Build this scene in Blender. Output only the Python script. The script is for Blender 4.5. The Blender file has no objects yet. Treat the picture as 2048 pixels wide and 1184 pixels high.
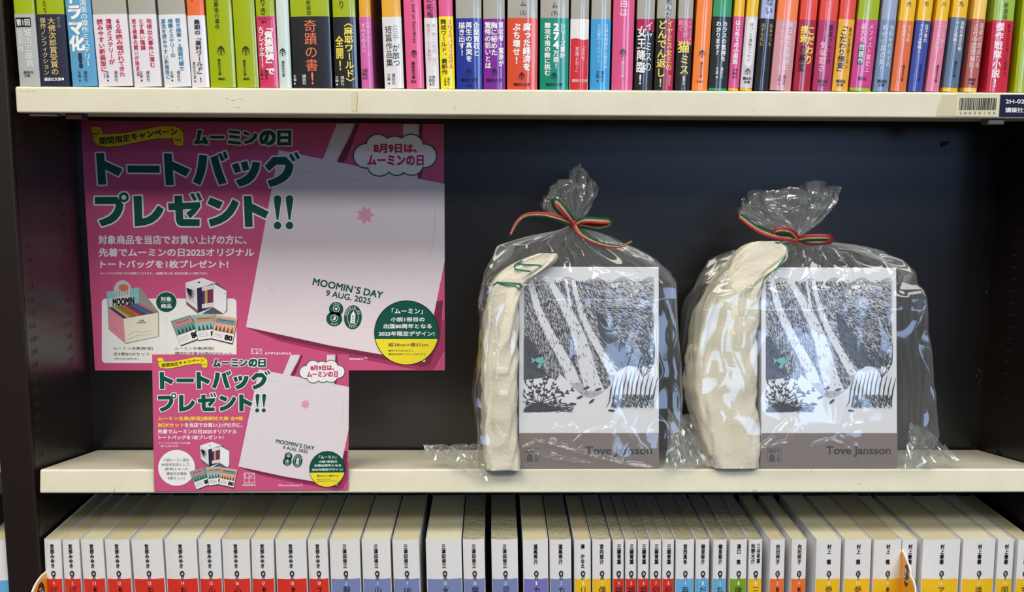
import bpy, math, random
import numpy as np
from mathutils import Vector, Matrix, noise
random.seed(7)
SC = bpy.context.scene
COL = SC.collection
# ------------------------------------------------------------------ camera
F, CX, CY = 2050.0, 1024.0, 592.0
H = 1.35                                   # camera height above the floor
CAM = np.array([0.0, -0.745, H])
def _axes(dv, xv):
    d = np.array([(dv[0]-CX)/F, (dv[1]-CY)/F, 1.0]); d /= np.linalg.norm(d)
    yv = CY + (F*F + (dv[0]-CX)*(xv-CX))/(CY-dv[1])
    v = np.array([(xv-CX)/F, (yv-CY)/F, 1.0]); v /= np.linalg.norm(v)
    return np.array([np.cross(v, d), d, -v])
W = _axes((987, 285), 952)                 # rows: world X, Y, Z seen in camera axes (right, down, forward)
cam = bpy.data.cameras.new('camera'); camo = bpy.data.objects.new('camera', cam); COL.objects.link(camo)
cam.sensor_width = 36.0; cam.lens = F/2048*36.0; cam.clip_start = 0.02
_R = Matrix([[W[i][0], -W[i][1], -W[i][2]] for i in range(3)])
camo.matrix_world = Matrix.Translation(Vector(CAM)) @ _R.to_4x4()
SC.camera = camo
# ------------------------------------------------------------------ world, light, exposure
SC.view_settings.view_transform = 'Standard'; SC.view_settings.look = 'None'
SC.view_settings.exposure = 0.0; SC.view_settings.gamma = 1.0; SC.view_settings.use_curve_mapping = False
wd = bpy.data.worlds.new('world'); SC.world = wd; wd.use_nodes = True
wd.node_tree.nodes['Background'].inputs[0].default_value = (0.80, 0.85, 0.9, 1)
wd.node_tree.nodes['Background'].inputs[1].default_value = 0.09
SC.cycles.max_bounces = 10; SC.cycles.transparent_max_bounces = 32; SC.cycles.caustics_reflective = False
SC.cycles.use_denoising = True
# ceiling tubes (real lamps of the shop) and daylight from the shop window
TUBES = [(-0.75, -0.95, 0.0, 1.2), (0.95, -0.95, 0.0, 1.2), (-0.6, -1.9, 0.0, 1.2), (1.2, -1.9, 0.0, 1.2)]
TUBE_W = 20.0
WINDOW_E = 10.0
LAMP_C = [(1.08, 1.0, 0.85), (0.86, 0.855, 0.85), (1.08, 1.0, 0.85), (0.86, 0.855, 0.85)]
def area(name, loc, rot, sx, sy, power, color):
    l = bpy.data.lights.new(name, 'AREA'); l.shape = 'RECTANGLE'; l.size = sx; l.size_y = sy
    l.energy = power; l.color = color
    o = bpy.data.objects.new(name, l); o.location = loc; o.rotation_euler = rot; COL.objects.link(o); return o
for i, (x, y, a, L) in enumerate(TUBES):
    area('ceiling_lamp', (x, y, 2.495), (0, 0, a), L, 0.50, TUBE_W, LAMP_C[i])
# ------------------------------------------------------------------ helpers
def V(*a): return Vector(a)
def ray(px, py):
    r = W @ np.array([(px-CX)/F, (py-CY)/F, 1.0]); return Vector(r)
def un(px, py, P0=(0, 0, H), N=(0, 1, 0)):
    """point of the plane (P0, N) that the photograph shows at pixel px, py"""
    r = ray(px, py); c = Vector(CAM); N = Vector(N)
    return c + r*((Vector(P0)-c).dot(N)/r.dot(N))
def lin(c):
    c = c/255.0
    return c/12.92 if c <= 0.04045 else ((c+0.055)/1.055)**2.4
MATS = {}
def mat(rgb, rough=0.5, coat=0.0, metal=0.0, bump=0.0, bscale=300.0, vary=0.0, key='', spec=0.5, bstretch=(1, 1, 1)):
    k = (tuple(rgb), rough, coat, metal, bump, bscale, vary, key, spec)
    if k in MATS: return MATS[k]
    m = bpy.data.materials.new('surface'); m.use_nodes = True
    nt = m.node_tree; b = nt.nodes['Principled BSDF']
    c = (lin(rgb[0]), lin(rgb[1]), lin(rgb[2]), 1)
    b.inputs['Base Color'].default_value = c; b.inputs['Roughness'].default_value = rough
    b.inputs['Metallic'].default_value = metal; b.inputs['Coat Weight'].default_value = coat
    b.inputs['Coat Roughness'].default_value = 0.07; b.inputs['Specular IOR Level'].default_value = spec
    m.diffuse_color = c
    if bump or vary:
        tc = nt.nodes.new('ShaderNodeTexCoord'); mp = nt.nodes.new('ShaderNodeMapping')
        mp.inputs['Scale'].default_value = bstretch
        nt.links.new(tc.outputs['Object'], mp.inputs[0])
        n = nt.nodes.new('ShaderNodeTexNoise'); n.inputs['Scale'].default_value = bscale; n.inputs['Detail'].default_value = 4
        nt.links.new(mp.outputs[0], n.inputs['Vector'])
        if bump:
            bp = nt.nodes.new('ShaderNodeBump'); bp.inputs['Strength'].default_value = bump; bp.inputs['Distance'].default_value = 0.001
            nt.links.new(n.outputs['Fac'], bp.inputs['Height']); nt.links.new(bp.outputs[0], b.inputs['Normal'])
            nt.links.new(bp.outputs[0], b.inputs['Coat Normal'])
        if vary:
            r = nt.nodes.new('ShaderNodeMix'); r.data_type = 'RGBA'
            r.inputs[6].default_value = (c[0]*(1-vary), c[1]*(1-vary), c[2]*(1-vary), 1)
            r.inputs[7].default_value = (min(1, c[0]*(1+vary)), min(1, c[1]*(1+vary)), min(1, c[2]*(1+vary)), 1)
            nt.links.new(n.outputs['Fac'], r.inputs[0]); nt.links.new(r.outputs[2], b.inputs['Base Color'])
    MATS[k] = m; return m
def world_matrix(o):
    m = Matrix.LocRotScale(o.location, o.rotation_euler, o.scale)
    return world_matrix(o.parent) @ m if o.parent else m
def mk(name, verts, faces, mats, parent=None, smooth=False, midx=None, space='local'):
    if space == 'world' and parent is not None:
        inv = world_matrix(parent).inverted(); verts = [inv @ Vector(v) for v in verts]
    me = bpy.data.meshes.new(name); me.from_pydata([tuple(v) for v in verts], [], faces)
    for m in (mats if isinstance(mats, (list, tuple)) else [mats]): me.materials.append(m)
    if midx is not None: me.polygons.foreach_set('material_index', midx)
    if smooth: me.polygons.foreach_set('use_smooth', [True]*len(me.polygons))
    me.update()
    o = bpy.data.objects.new(name, me); COL.objects.link(o)
    if parent is not None: o.parent = parent
    return o
def thing(name, label, cat, loc=(0, 0, 0), rot=(0, 0, 0), group=None):
    o = bpy.data.objects.new(name, None); o.empty_display_size = 0.02; COL.objects.link(o)
    o.location = loc; o.rotation_euler = rot; o['label'] = label; o['category'] = cat
    if group: o['group'] = group
    return o
def boxvf(x0, x1, y0, y1, z0, z1):
    v = [(x, y, z) for x in (x0, x1) for y in (y0, y1) for z in (z0, z1)]
    f = [(0, 1, 3, 2), (4, 6, 7, 5), (0, 4, 5, 1), (2, 3, 7, 6), (0, 2, 6, 4), (1, 5, 7, 3)]
    return v, f
def box(name, x0, x1, y0, y1, z0, z1, m, parent=None, bevel=0.0, space='local', seg=3):
    v, f = boxvf(x0, x1, y0, y1, z0, z1)
    o = mk(name, v, f, m, parent, space=space)
    if bevel:
        b = o.modifiers.new('bevel', 'BEVEL'); b.width = bevel; b.segments = seg; b.limit_method = 'ANGLE'
        o.data.polygons.foreach_set('use_smooth', [True]*len(o.data.polygons))
        w = o.modifiers.new('wn', 'WEIGHTED_NORMAL')
    return o
# ---- glyphs
GL = {}
def glyph(s, off=0.0):
    k = (s, off)
    if k in GL: return GL[k]
    c = bpy.data.curves.new('t', 'FONT'); c.body = s; c.offset = off; c.resolution_u = 3; c.fill_mode = 'FRONT'
    o = bpy.data.objects.new('t', c); COL.objects.link(o)
    dg = bpy.context.evaluated_depsgraph_get()
    m = bpy.data.meshes.new_from_object(o.evaluated_get(dg))
    vs = np.array([(v.co.x, v.co.y) for v in m.vertices]) if len(m.vertices) else np.zeros((0, 2))
    fs = [tuple(p.vertices) for p in m.polygons]
    bpy.data.objects.remove(o); bpy.data.curves.remove(c); bpy.data.meshes.remove(m)
    GL[k] = (vs, fs); return GL[k]
def bold(off):
    if off < 0.005: return [(0.0, 0.0)]
    if 0.045 <= off < 0.075: return [(off*a, off*b) for a, b in ((-1, -1), (0, -1), (1, -1), (1, 0), (1, 1), (0, 1), (-1, 1), (-1, 0), (0, 0))]
    n = 4 if off < 0.045 else 14
    return [(off*math.cos(math.pi/4+2*math.pi*k/n), off*math.sin(math.pi/4+2*math.pi*k/n)) for k in range(n)]
class Print:
    """flat print on a surface: verts in design coordinates (x right, y down), mapped by fn(x, y, layer) to a point"""
    def __init__(s, fn): s.fn = fn; s.v = []; s.f = []; s.m = []; s.mi = []
    def _m(s, m):
        if m not in s.m: s.m.append(m)
        return s.m.index(m)
    def raw(s, pts, faces, m, layer):
        b = len(s.v); k = s._m(m)
        for p in pts: s.v.append(s.fn(p[0], p[1], layer))
        for f in faces: s.f.append(tuple(i+b for i in f)); s.mi.append(k)
    def poly(s, pts, m, layer=1): s.raw(pts, [tuple(range(len(pts)))], m, layer)
    def rect(s, x0, y0, x1, y1, m, layer=1, r=0):
        if r <= 0: return s.poly([(x0, y0), (x0, y1), (x1, y1), (x1, y0)], m, layer)
        p = []
        for cx, cy, a0 in ((x0+r, y0+r, 180), (x1-r, y0+r, 270), (x1-r, y1-r, 0), (x0+r, y1-r, 90)):
            for k in range(6):
                a = math.radians(a0+k*18); p.append((cx+r*math.cos(a), cy+r*math.sin(a)))
        s.poly(p[::-1], m, layer)
    def ell(s, cx, cy, rx, ry, m, layer=1, n=40, rot=0, a0=0, a1=360):
        c, d = math.cos(math.radians(rot)), math.sin(math.radians(rot)); p = []
        k = n if a1-a0 >= 360 else n+1
        for i in range(k):
            a = math.radians(a0+(a1-a0)*i/n); x, y = rx*math.cos(a), ry*math.sin(a)
            p.append((cx+x*c-y*d, cy+x*d+y*c))
        s.poly(p[::-1], m, layer)
    def line(s, pts, w, m, layer=1):
        n = len(pts); L = []; R = []
        for i, p in enumerate(pts):
            a = pts[max(0, i-1)]; b = pts[min(n-1, i+1)]
            dx, dy = b[0]-a[0], b[1]-a[1]; l = math.hypot(dx, dy) or 1; ww = w[i] if isinstance(w, (list, tuple)) else w
            L.append((p[0]-dy/l*ww/2, p[1]+dx/l*ww/2)); R.append((p[0]+dy/l*ww/2, p[1]-dx/l*ww/2))
        s.raw(L+R, [(i, i+1, n+i+1, n+i) for i in range(n-1)], m, layer)
    def text(s, t, x0, y0, x1, y1, m, off=0.0, layer=2):
        """whole string fitted to the box"""
        vs, fs = glyph(t)
        if not len(vs): return
        base = vs
        a = base.min(0); b = base.max(0); e = (b-a); e[e == 0] = 1
        q = (vs-a)/e
        for j, (dx, dy) in enumerate(bold(off)):
            s.raw([(x0+(p[0]+dx/e[0])*(x1-x0), y1-(p[1]+dy/e[1])*(y1-y0)) for p in q], fs, m, layer+0.05*j)
    def text3(s, t, lb, rb, lt, m, off=0.0, layer=2):
        vs, fs = glyph(t); a = vs.min(0); e = vs.max(0)-a
        q = (vs-a)/e
        for j, (dx, dy) in enumerate(bold(off)):
            s.raw([(lb[0]+(p[0]+dx/e[0])*(rb[0]-lb[0])+(p[1]+dy/e[1])*(lt[0]-lb[0]), lb[1]+(p[0]+dx/e[0])*(rb[1]-lb[1])+(p[1]+dy/e[1])*(lt[1]-lb[1])) for p in q], fs, m, layer+0.05*j)
    def char(s, ch, cx, cy, w, h, m, off=0.0, layer=2, rot=0.0):
        vs, fs = glyph(ch)
        if not len(vs): return
        if ord(ch) < 0x2000:
            bb = glyph(ch, 0)[0]; mx = (bb[:, 0].min()+bb[:, 0].max())/2; c0 = (mx, 0.36)
        else: c0 = (0.5, 0.36)
        c, d = math.cos(rot), math.sin(rot)
        # design units may be stretched (spines): rot 90 swaps the two scales
        for j, (dx, dy) in enumerate(bold(off)):
            out = []
            for p in vs:
                x, y = (p[0]+dx-c0[0]), -(p[1]+dy-c0[1])
                out.append((cx+(x*c-y*d)*w, cy+(x*d+y*c)*h))
            s.raw(out, fs, m, layer+0.05*j)
    def vtext(s, t, cx, y0, y1, w, m, off=0.0, layer=2, slope=0.0):
        n = len(t); h = (y1-y0)/n; w = w or h
        for i, ch in enumerate(t):
            y = y0+h*(i+0.5); x = cx+slope*(y-(y0+y1)/2)
            if ch in 'ー〈〉「」（）()｜…～[]': s.char(ch, x, y, w, h, m, off, layer, math.pi/2)
            elif ch in '、。': s.char(ch, x+w*0.55, y-h*0.5, w, h, m, off, layer)
            elif ch in 'っッょャャゃュョィァェぁぃ': s.char(ch, x+w*0.08, y-h*0.08, w, h, m, off, layer)
            elif ch == ' ': continue
            elif ord(ch) < 0x2000: s.char(ch, x, y, w*1.15, h*1.15, m, off, layer)
            else: s.char(ch, x, y, w, h, m, off, layer)
    def path(s, t, pts, w, h, m, off=0.0, layer=2, up=True):
        seg = [0]
        for a, b in zip(pts, pts[1:]): seg.append(seg[-1]+math.hypot(b[0]-a[0], b[1]-a[1]))
        for i, ch in enumerate(t):
            q = seg[-1]*(i+0.5)/len(t)
            for j in range(len(seg)-1):
                if q <= seg[j+1]: break
            k = (q-seg[j])/(seg[j+1]-seg[j]); a, b = pts[j], pts[j+1]
            s.char(ch, a[0]+(b[0]-a[0])*k, a[1]+(b[1]-a[1])*k, w, h, m, off, layer, math.atan2(b[1]-a[1], b[0]-a[0]))
    def leaf(s, cx, cy, w, h, m, layer=2):
        """the little palm-leaf mark of the spines"""
        s.line([(cx, cy-h*0.45), (cx, cy+h*0.5)], [w*0.06, w*0.13], m, layer)
        s.ell(cx, cy-h*0.38, w*0.07, h*0.13, m, layer, 10)
        for k, (yy, ln, an) in enumerate(((-0.22, .34, 62), (-0.05, .46, 48), (0.12, .5, 32), (0.28, .48, 14), (0.42, .36, -6))):
            for sg in (-1, 1):
                a = math.radians(an); x0, y0 = cx+sg*w*0.04, cy+h*(yy+0.06)
                x1, y1 = cx+sg*w*ln*math.cos(a)*1.1, cy+h*(yy+0.06)-h*ln*math.sin(a)*0.75
                xm, ym = (x0+x1)/2+sg*w*0.05, (y0+y1)/2+h*0.03
                s.line([(x0, y0), (xm, ym), (x1, y1)], [w*0.07, w*0.20, w*0.13], m, layer)
    def build(s, name, parent, label=None, space='world'):
        if not s.v: return None
        o = mk(name, s.v, s.f, s.m, parent, midx=s.mi, space=space)
        if label: o['label'] = label
        return o
def homog(src, dst):
    A = []
    for (x, y), (u, v) in zip(src, dst):
        A.append([x, y, 1, 0, 0, 0, -u*x, -u*y, -u]); A.append([0, 0, 0, x, y, 1, -v*x, -v*y, -v])
    h = np.linalg.svd(np.array(A))[2][-1].reshape(3, 3)
    def f(x, y):
        q = h @ np.array([x, y, 1.0]); return q[0]/q[2], q[1]/q[2]
    return f
# ------------------------------------------------------------------ the room
M_ROOM = mat((165, 163, 157), 0.9, key='room', vary=0.05, bscale=3)
def struct(name, v, f, m):
    o = mk(name, v, f, m); o['kind'] = 'structure'; return o
def sbox(name, *a, m=None):
    v, f = boxvf(*a); return struct(name, v, f, m or M_ROOM)
M_FLOOR = mat((56, 52, 48), 0.35, key='floor', vary=0.08, bscale=6)
sbox('floor', -3.2, 3.2, -4.0, 0.25, -0.05, 0.0, m=M_FLOOR)
sbox('ceiling', -3.2, 3.2, -4.0, 0.25, 2.55, 2.60)
sbox('wall_front', -3.2, 3.2, 0.20, 0.25, 0.0, 2.55)
sbox('wall_left', -3.25, -3.2, -4.0, 0.25, 0.0, 2.55)
sbox('wall_right', 3.2, 3.25, -4.0, 0.25, 0.0, 2.55)
M_SHOP = mat((28, 26, 25), 0.8, key='shop', vary=0.3, bscale=7)
WX0, WX1, WZ0, WZ1 = 1.22, 1.78, H+0.17, H+0.66
VX0, VX1 = 0.58, 0.80
v = []; f = []
for a in ((-3.2, VX0, 0, 2.55), (VX1, WX0, 0, 2.55), (WX1, 3.2, 0, 2.55), (WX0, WX1, 0, WZ0), (WX0, WX1, WZ1, 2.55), (VX0, VX1, 0, WZ0), (VX0, VX1, WZ1, 2.55)):
    b = len(v); vv, ff = boxvf(a[0], a[1], -4.05, -4.0, a[2], a[3]); v += vv; f += [tuple(i+b for i in q) for q in ff]
struct('wall_back', v, f, M_SHOP)
# daylight pane of the shop window (it gives off the sky's light; the added fill panel shares it)
mw = bpy.data.materials.new('daylight_blue_emitter'); mw.use_nodes = True
nt = mw.node_tree; nt.nodes.remove(nt.nodes['Principled BSDF'])
e = nt.nodes.new('ShaderNodeEmission'); e.inputs[0].default_value = (0.42, 0.62, 1.0, 1); e.inputs[1].default_value = WINDOW_E
nt.links.new(e.outputs[0], nt.nodes['Material Output'].inputs[0])
sbox('window_1', WX0, WX1, -4.04, -4.02, WZ0, WZ1, m=mw)
sbox('blue_fill_panel', 0.2, 2.2, -3.99, -3.97, H+0.88, H+1.12, m=mw)  # added glowing panel, no real window: tints the back panel's reflection blue
sbox('window_2', VX0, VX1, -4.04, -4.02, WZ0, WZ1, m=mw)
# lamp housings
me_ = bpy.data.materials.new('lamp_tube'); me_.use_nodes = True
nt = me_.node_tree; nt.nodes.remove(nt.nodes['Principled BSDF'])
e = nt.nodes.new('ShaderNodeEmission'); e.inputs[0].default_value = (1, 0.95, 0.87, 1); e.inputs[1].default_value = 2.5
nt.links.new(e.outputs[0], nt.nodes['Material Output'].inputs[0])
for i, (x, y, a, L) in enumerate(TUBES):
    t = thing('ceiling_lamp_housing', 'long white ceiling lamp above the aisle, %s' % ('nearest left', 'nearest right', 'far left', 'far right')[i], 'lamp', (x, y, 2.55), (0, 0, a), 'aisle ceiling lamps')
    box('housing', -L/2, L/2, -0.27, 0.27, -0.035, 0.0, mat((235, 235, 230), 0.5), t, 0.004)
    box('diffuser', -L/2+0.02, L/2-0.02, -0.25, 0.25, -0.048, -0.036, me_, t)
# ------------------------------------------------------------------ bookcase
XL, XR, YB = -0.3425, 0.4235, 0.1125
ZU, ZUB = H+0.0375, H+0.0190          # upper shelf: top and underside
ZM, ZMB = H-0.2435, H-0.2615          # middle shelf front lip
ZL = H-0.4470                         # lower shelf top
TILT = math.radians(9.6)
def metal_mat():
    m = mat((30, 21, 18), 0.45, key='dark_metal', bump=0.10, bscale=260, spec=0.5)
    return m
M_DARK = metal_mat()
M_DARKB = mat((16, 12, 11), 0.5, key='back_metal', bump=0.04, bscale=400, spec=0.25)
M_DARKB.node_tree.nodes['Principled BSDF'].inputs['Coat Weight'].default_value = 1.0; M_DARKB.node_tree.nodes['Principled BSDF'].inputs['Coat Roughness'].default_value = 0.30
M_PANEL = mat((22, 15, 15), 0.33, key='panel_metal', bump=0.06, bscale=400, spec=0.6)
M_HOLE_SHADE = mat((6, 5, 5), 0.8)  # near-black that stands for the shade inside slots and dimples
def cream_mat():
    m = bpy.data.materials.new('cream_enamel'); m.use_nodes = True; nt = m.node_tree; b = nt.nodes['Principled BSDF']
    b.inputs['Roughness'].default_value = 0.38
    tc = nt.nodes.new('ShaderNodeTexCoord'); n = nt.nodes.new('ShaderNodeTexNoise'); n.inputs['Scale'].default_value = 22; n.inputs['Detail'].default_value = 8; n.inputs['Roughness'].default_value = 0.75
    nt.links.new(tc.outputs['Object'], n.inputs['Vector'])
    cr = nt.nodes.new('ShaderNodeValToRGB'); cr.color_ramp.elements[0].position = 0.25; cr.color_ramp.elements[1].position = 0.6
    cr.color_ramp.elements[0].color = (lin(209), lin(204), lin(180), 1); cr.color_ramp.elements[1].color = (lin(221), lin(217), lin(196), 1)
    nt.links.new(n.outputs['Fac'], cr.inputs[0])
    n2 = nt.nodes.new('ShaderNodeTexNoise'); n2.inputs['Scale'].default_value = 130; n2.inputs['Detail'].default_value = 3
    nt.links.new(tc.outputs['Object'], n2.inputs['Vector'])
    cr2 = nt.nodes.new('ShaderNodeValToRGB'); cr2.color_ramp.elements[0].position = 0.70; cr2.color_ramp.elements[1].position = 0.78
    nt.links.new(n2.outputs['Fac'], cr2.inputs[0])
    mx = nt.nodes.new('ShaderNodeMix'); mx.data_type = 'RGBA'; mx.inputs[7].default_value = (lin(150), lin(140), lin(115), 1)
    nt.links.new(cr.outputs[0], mx.inputs[6]); nt.links.new(cr2.outputs[0], mx.inputs[0]); nt.links.new(mx.outputs[2], b.inputs['Base Color'])
    bp = nt.nodes.new('ShaderNodeBump'); bp.inputs['Strength'].default_value = 0.05; bp.inputs['Distance'].default_value = 0.0005
    n3 = nt.nodes.new('ShaderNodeTexNoise'); n3.inputs['Scale'].default_value = 500; nt.links.new(tc.outputs['Object'], n3.inputs['Vector'])
    nt.links.new(n3.outputs['Fac'], bp.inputs['Height']); nt.links.new(bp.outputs[0], b.inputs['Normal'])
    return m
M_CREAM = cream_mat()
case = thing('bookcase', 'dark brown steel bookcase bay with cream shelves and slotted side panels', 'bookcase', (0, 0, 0))
box('back_panel', XL-0.0008, XR+0.0008, YB, YB+0.0015, 0.05, 2.05, M_DARKB, case)
# scraped paint on the back panel
pr = Print(lambda x, y, l: un(x, y, (0, YB-0.0001, H)))
M_SCR = mat((14, 11, 11), 0.7)
pr.poly([(1880, 283), (1885, 284), (1888, 282), (1893, 284), (1900, 281), (1901, 284), (1891, 291), (1880, 296)], M_SCR)
pr.line([(1355, 381), (1363, 385), (1376, 391)], [0.6, 2.4, 0.4], M_SCR)
pr.line([(1882, 328), (1893, 329)], [0.4, 1.0], M_SCR)
for x, y in ((1957, 738), (1961, 742), (1954, 748), (1960, 757), (1958, 765), (1950, 892), (1975, 565), (1973, 580)):
    pr.line([(x, y), (x-0.6, y+random.uniform(4, 10))], 0.9, mat((95, 88, 84), 0.6))
pr.build('paint_scratches', case, 'small scrapes in the dark paint')
# slotted side panels: real slots and rims, the shade inside painted as a near-black sheet
def side_panel(x, sg):
    PIT = 0.00985; ys = [(-0.0005, 0.0), (0.010, 0.0155), (0.0745, 0.080)]
    zs0, zs1 = H-0.52, H+0.30
    ycuts = [0.002, 0.0068, 0.0162, 0.0705, 0.0805, YB-0.004, YB]
    z0 = H+0.0115-0.0022
    n0 = int((z0-zs0)/PIT); z0 = z0-n0*PIT; n = int((zs1-z0)/PIT)
    verts = []; faces = []; mi = []
    def quad(a, b, c, d, m=0):
        k = len(verts); verts.extend([a, b, c, d]); faces.append((k, k+1, k+2, k+3)); mi.append(m)
    zc = [zs0]
    for i in range(n): zc += [z0+i*PIT, z0+i*PIT+0.0036]
    zc.append(zs1)
    for j in range(len(zc)-1):
        za, zb = zc[j], zc[j+1]; hole = (j % 2 == 1)
        for k in range(len(ycuts)-1):
            ya, yb = ycuts[k], ycuts[k+1]
            if hole and k in (1, 3):
                xi = x+sg*0.0010
                quad((x, ya, za), (xi, ya, za), (xi, yb, za), (x, yb, za)); quad((x, ya, zb), (xi, ya, zb), (xi, yb, zb), (x, yb, zb), 1)
                quad((x, ya, za), (x, ya, zb), (xi, ya, zb), (xi, ya, za)); quad((x, yb, za), (x, yb, zb), (xi, yb, zb), (xi, yb, za))
            else: quad((x, ya, za), (x, yb, za), (x, yb, zb), (x, ya, zb))
    # round bolt dimples beside every fifth slot, flat discs in the shade black
    for i in range(2, n, 5):
        for yy in (0.0200, 0.0670):
            k = len(verts); c = z0+i*PIT+0.0018
            for a in range(8): verts.append((x-sg*0.00005, yy+0.0009*math.cos(a*math.pi/4), c+0.0011*math.sin(a*math.pi/4)))
            faces.append(tuple(range(k, k+8))); mi.append(1)
    # above and below, plain sheet
    quad((x, 0.002, 0.05), (x, YB, 0.05), (x, YB, zs0), (x, 0.002, zs0)); quad((x, 0.002, zs1), (x, YB, zs1), (x, YB, 2.05), (x, 0.002, 2.05))
    p = mk('side_panel', verts, faces, [M_PANEL, M_HOLE_SHADE], case, midx=mi)
    box('slot_shade_sheet', min(x+sg*0.0010, x+sg*0.0012), max(x+sg*0.0010, x+sg*0.0012), 0.0025, YB, 0.05, 2.05, M_HOLE_SHADE, p)
side_panel(XL, -1); side_panel(XR, 1)
def upright(xa, xb):
    # folded square-tube post: front face, small step and return towards the panel
    box('upright_post', xa, xb, -0.002, 0.10, 0.0, 2.06, M_DARK, case, 0.0015)
PX0 = un(18, 1184, (0, -0.002, H)).x; PX1 = un(15, 170, (0, -0.002, H)).x
upright(PX0-0.0005, PX1); box('post_flange', PX1, XL-0.0002, 0.0012, 0.0022, 0.0, 2.06, M_PANEL, case)
upright(XR+0.0014, XR+0.0264)
def shelf_board(z, tilt=0.0, th=0.018, x0=XL+0.0037, x1=XR-0.0015, name='shelf_board', parent=case):
    """folded sheet tray: lip, top sheet and returns, tilted about its front edge when the clips are set uneven"""
    D = YB-0.002
    s = bpy.data.objects.new(name, None)
    v = []; f = []
    prof = [(0.0, 0.0), (0.0, -th), (0.012, -th), (0.012, -th+0.0012), (0.0012, -th+0.0012), (0.0012, -0.0012), (D-0.0012, -0.0012), (D-0.0012, -th), (D, -th), (D, 0.0)]
    def pt(x, y, zz):
        return (x, y*math.cos(tilt)+zz*math.sin(tilt), z-y*math.sin(tilt)+zz*math.cos(tilt))
    # closed box profile (underside closed so that it reads as a solid board)
    prof = [(0.0, 0.0), (0.0, -th), (D, -th), (D, 0.0)]
    for x in (x0, x1):
        for p in prof: v.append(pt(x, p[0], p[1]))
    n = len(prof)
    f = [(i, (i+1) % n, n+(i+1) % n, n+i) for i in range(n)] + [tuple(range(n))[::-1], tuple(range(n, 2*n))]
    o = mk(name, v, f, M_CREAM, parent, smooth=True)
    b = o.modifiers.new('bevel', 'BEVEL'); b.width = 0.0016; b.segments = 4; o.modifiers.new('wn', 'WEIGHTED_NORMAL')
    return o
up = shelf_board(ZU, 0.0, ZU-ZUB); up['label'] = 'upper cream shelf with barcode label'
midb = shelf_board(ZM, TILT, ZM-ZMB); midb['label'] = 'middle cream shelf tilted back'
low = shelf_board(ZL); low['label'] = 'lower cream shelf'
shelf_board(ZU+0.232); shelf_board(0.62); shelf_board(0.36)
box('plinth', XL-0.003, XR+0.003, 0.004, YB, 0.0, 0.08, M_DARK, case)
# bracket clip under the upper shelf, left and right
for px, c in ((150, (70, 38, 38)), (1990, (120, 112, 100))):
    p = un(px, 233, (0, 0.006, H))
    box('shelf_clip', p.x-0.006, p.x+0.006, 0.003, 0.016, ZUB-0.0045, ZUB, mat(c, 0.4, metal=0.3), case, 0.0012)
box('shelf_hook', un(60, 232, (0, 0.004, H)).x, un(115, 232, (0, 0.004, H)).x, 0.003, 0.010, ZUB-0.0022, ZUB, mat((120, 110, 95), 0.5), case, 0.0006)
# labels on the upper shelf front
fs = lambda x, y, l: un(x, y, (0, -0.00012*l-0.0001, H))
pr = Print(fs)
M_TAPE = mat((202, 192, 158), 0.3, key='tape'); M_LAB = mat((208, 202, 172), 0.35, key='lab'); M_BLK = mat((22, 22, 26), 0.5); M_NAVY = mat((22, 24, 52), 0.25, coat=0.4)
M_WHITE = mat((236, 236, 236), 0.5)
pr.poly([(1884, 190), (1884, 199), (1876, 214), (1873, 232), (1912, 232), (1914, 190)], M_TAPE, 1)
pr.poly([(1913, 187), (1911, 233), (1996, 233.5), (1999, 188)], M_LAB, 2)
random.seed(3)
x = 1919.0
while x < 1993:
    w = random.choice((1.0, 1.0, 1.6, 2.3)); pr.poly([(x+0.9, 196), (x-0.9, 220), (x+w-0.9, 220), (x+w+0.9, 196)], M_BLK, 3); x += w+random.choice((0.8, 0.8, 1.3))
for i, ch in enumerate('2H020100'): pr.char(ch, 1921+i*9.6, 226, 7.6, 7.6, M_BLK, 0.01, 3)
pr.build('barcode_label', up, 'cream barcode label reading 2H020100')
pr = Print(fs)
pr.poly([(2001, 189), (1998, 233.5), (2128, 233.5), (2131, 189)], M_NAVY, 2)
pr.text('2H-02-01', 2011.5, 199, 2066, 207, M_WHITE, 0.015, 3)
pr.text('講談社文庫', 2011, 215, 2070, 225, M_WHITE, 0.02, 3)
pr.build('location_label', up, 'navy label with white shelf number')
pr = Print(fs)
M_ST = mat((176, 164, 128), 0.5); M_SMUDGE = mat((196, 188, 160), 0.5)
pr.poly([(703, 187), (703, 222), (712, 223), (716, 184), (709, 183)], mat((212, 203, 172), 0.3), 1)
pr.line([(714, 184), (715, 200), (713, 223)], 0.8, M_ST, 2)
for x0, y0 in ((450, 196), (462, 200), (476, 197), (470, 214), (40, 181), (52, 181), (64, 181)):
    pr.line([(x0, y0), (x0+random.uniform(4, 10), y0+random.uniform(-1, 2))], 0.7, M_SMUDGE, 1)
for k in range(26):
    x0, y0 = random.uniform(40, 1850), random.uniform(190, 226); pr.ell(x0, y0, random.uniform(.4, 1.0), random.uniform(.3, .8), M_ST, 1, 6)
pr.build('tape_residue', up, 'yellowed tape marks')
# left neighbour bay: a strip of it shows past the post
nb = thing('neighbouring_bookcase', 'edge of the next bookcase bay beyond the left post', 'bookcase', (0, 0, 0))
XN = PX0-0.004
box('back_panel', XN-0.55, XN+0.003, YB, YB+0.0015, 0.05, 2.05, M_DARKB, nb)
for z in (ZU, ZM-0.004, ZL, ZU+0.232):
    shelf_board(z, 0, 0.018, XN-0.55, XN-0.001, 'shelf_board', nb)
box('upright_post', XN-0.58, XN-0.553, -0.002, 0.10, 0.0, 2.06, M_DARK, nb, 0.0015)
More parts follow.
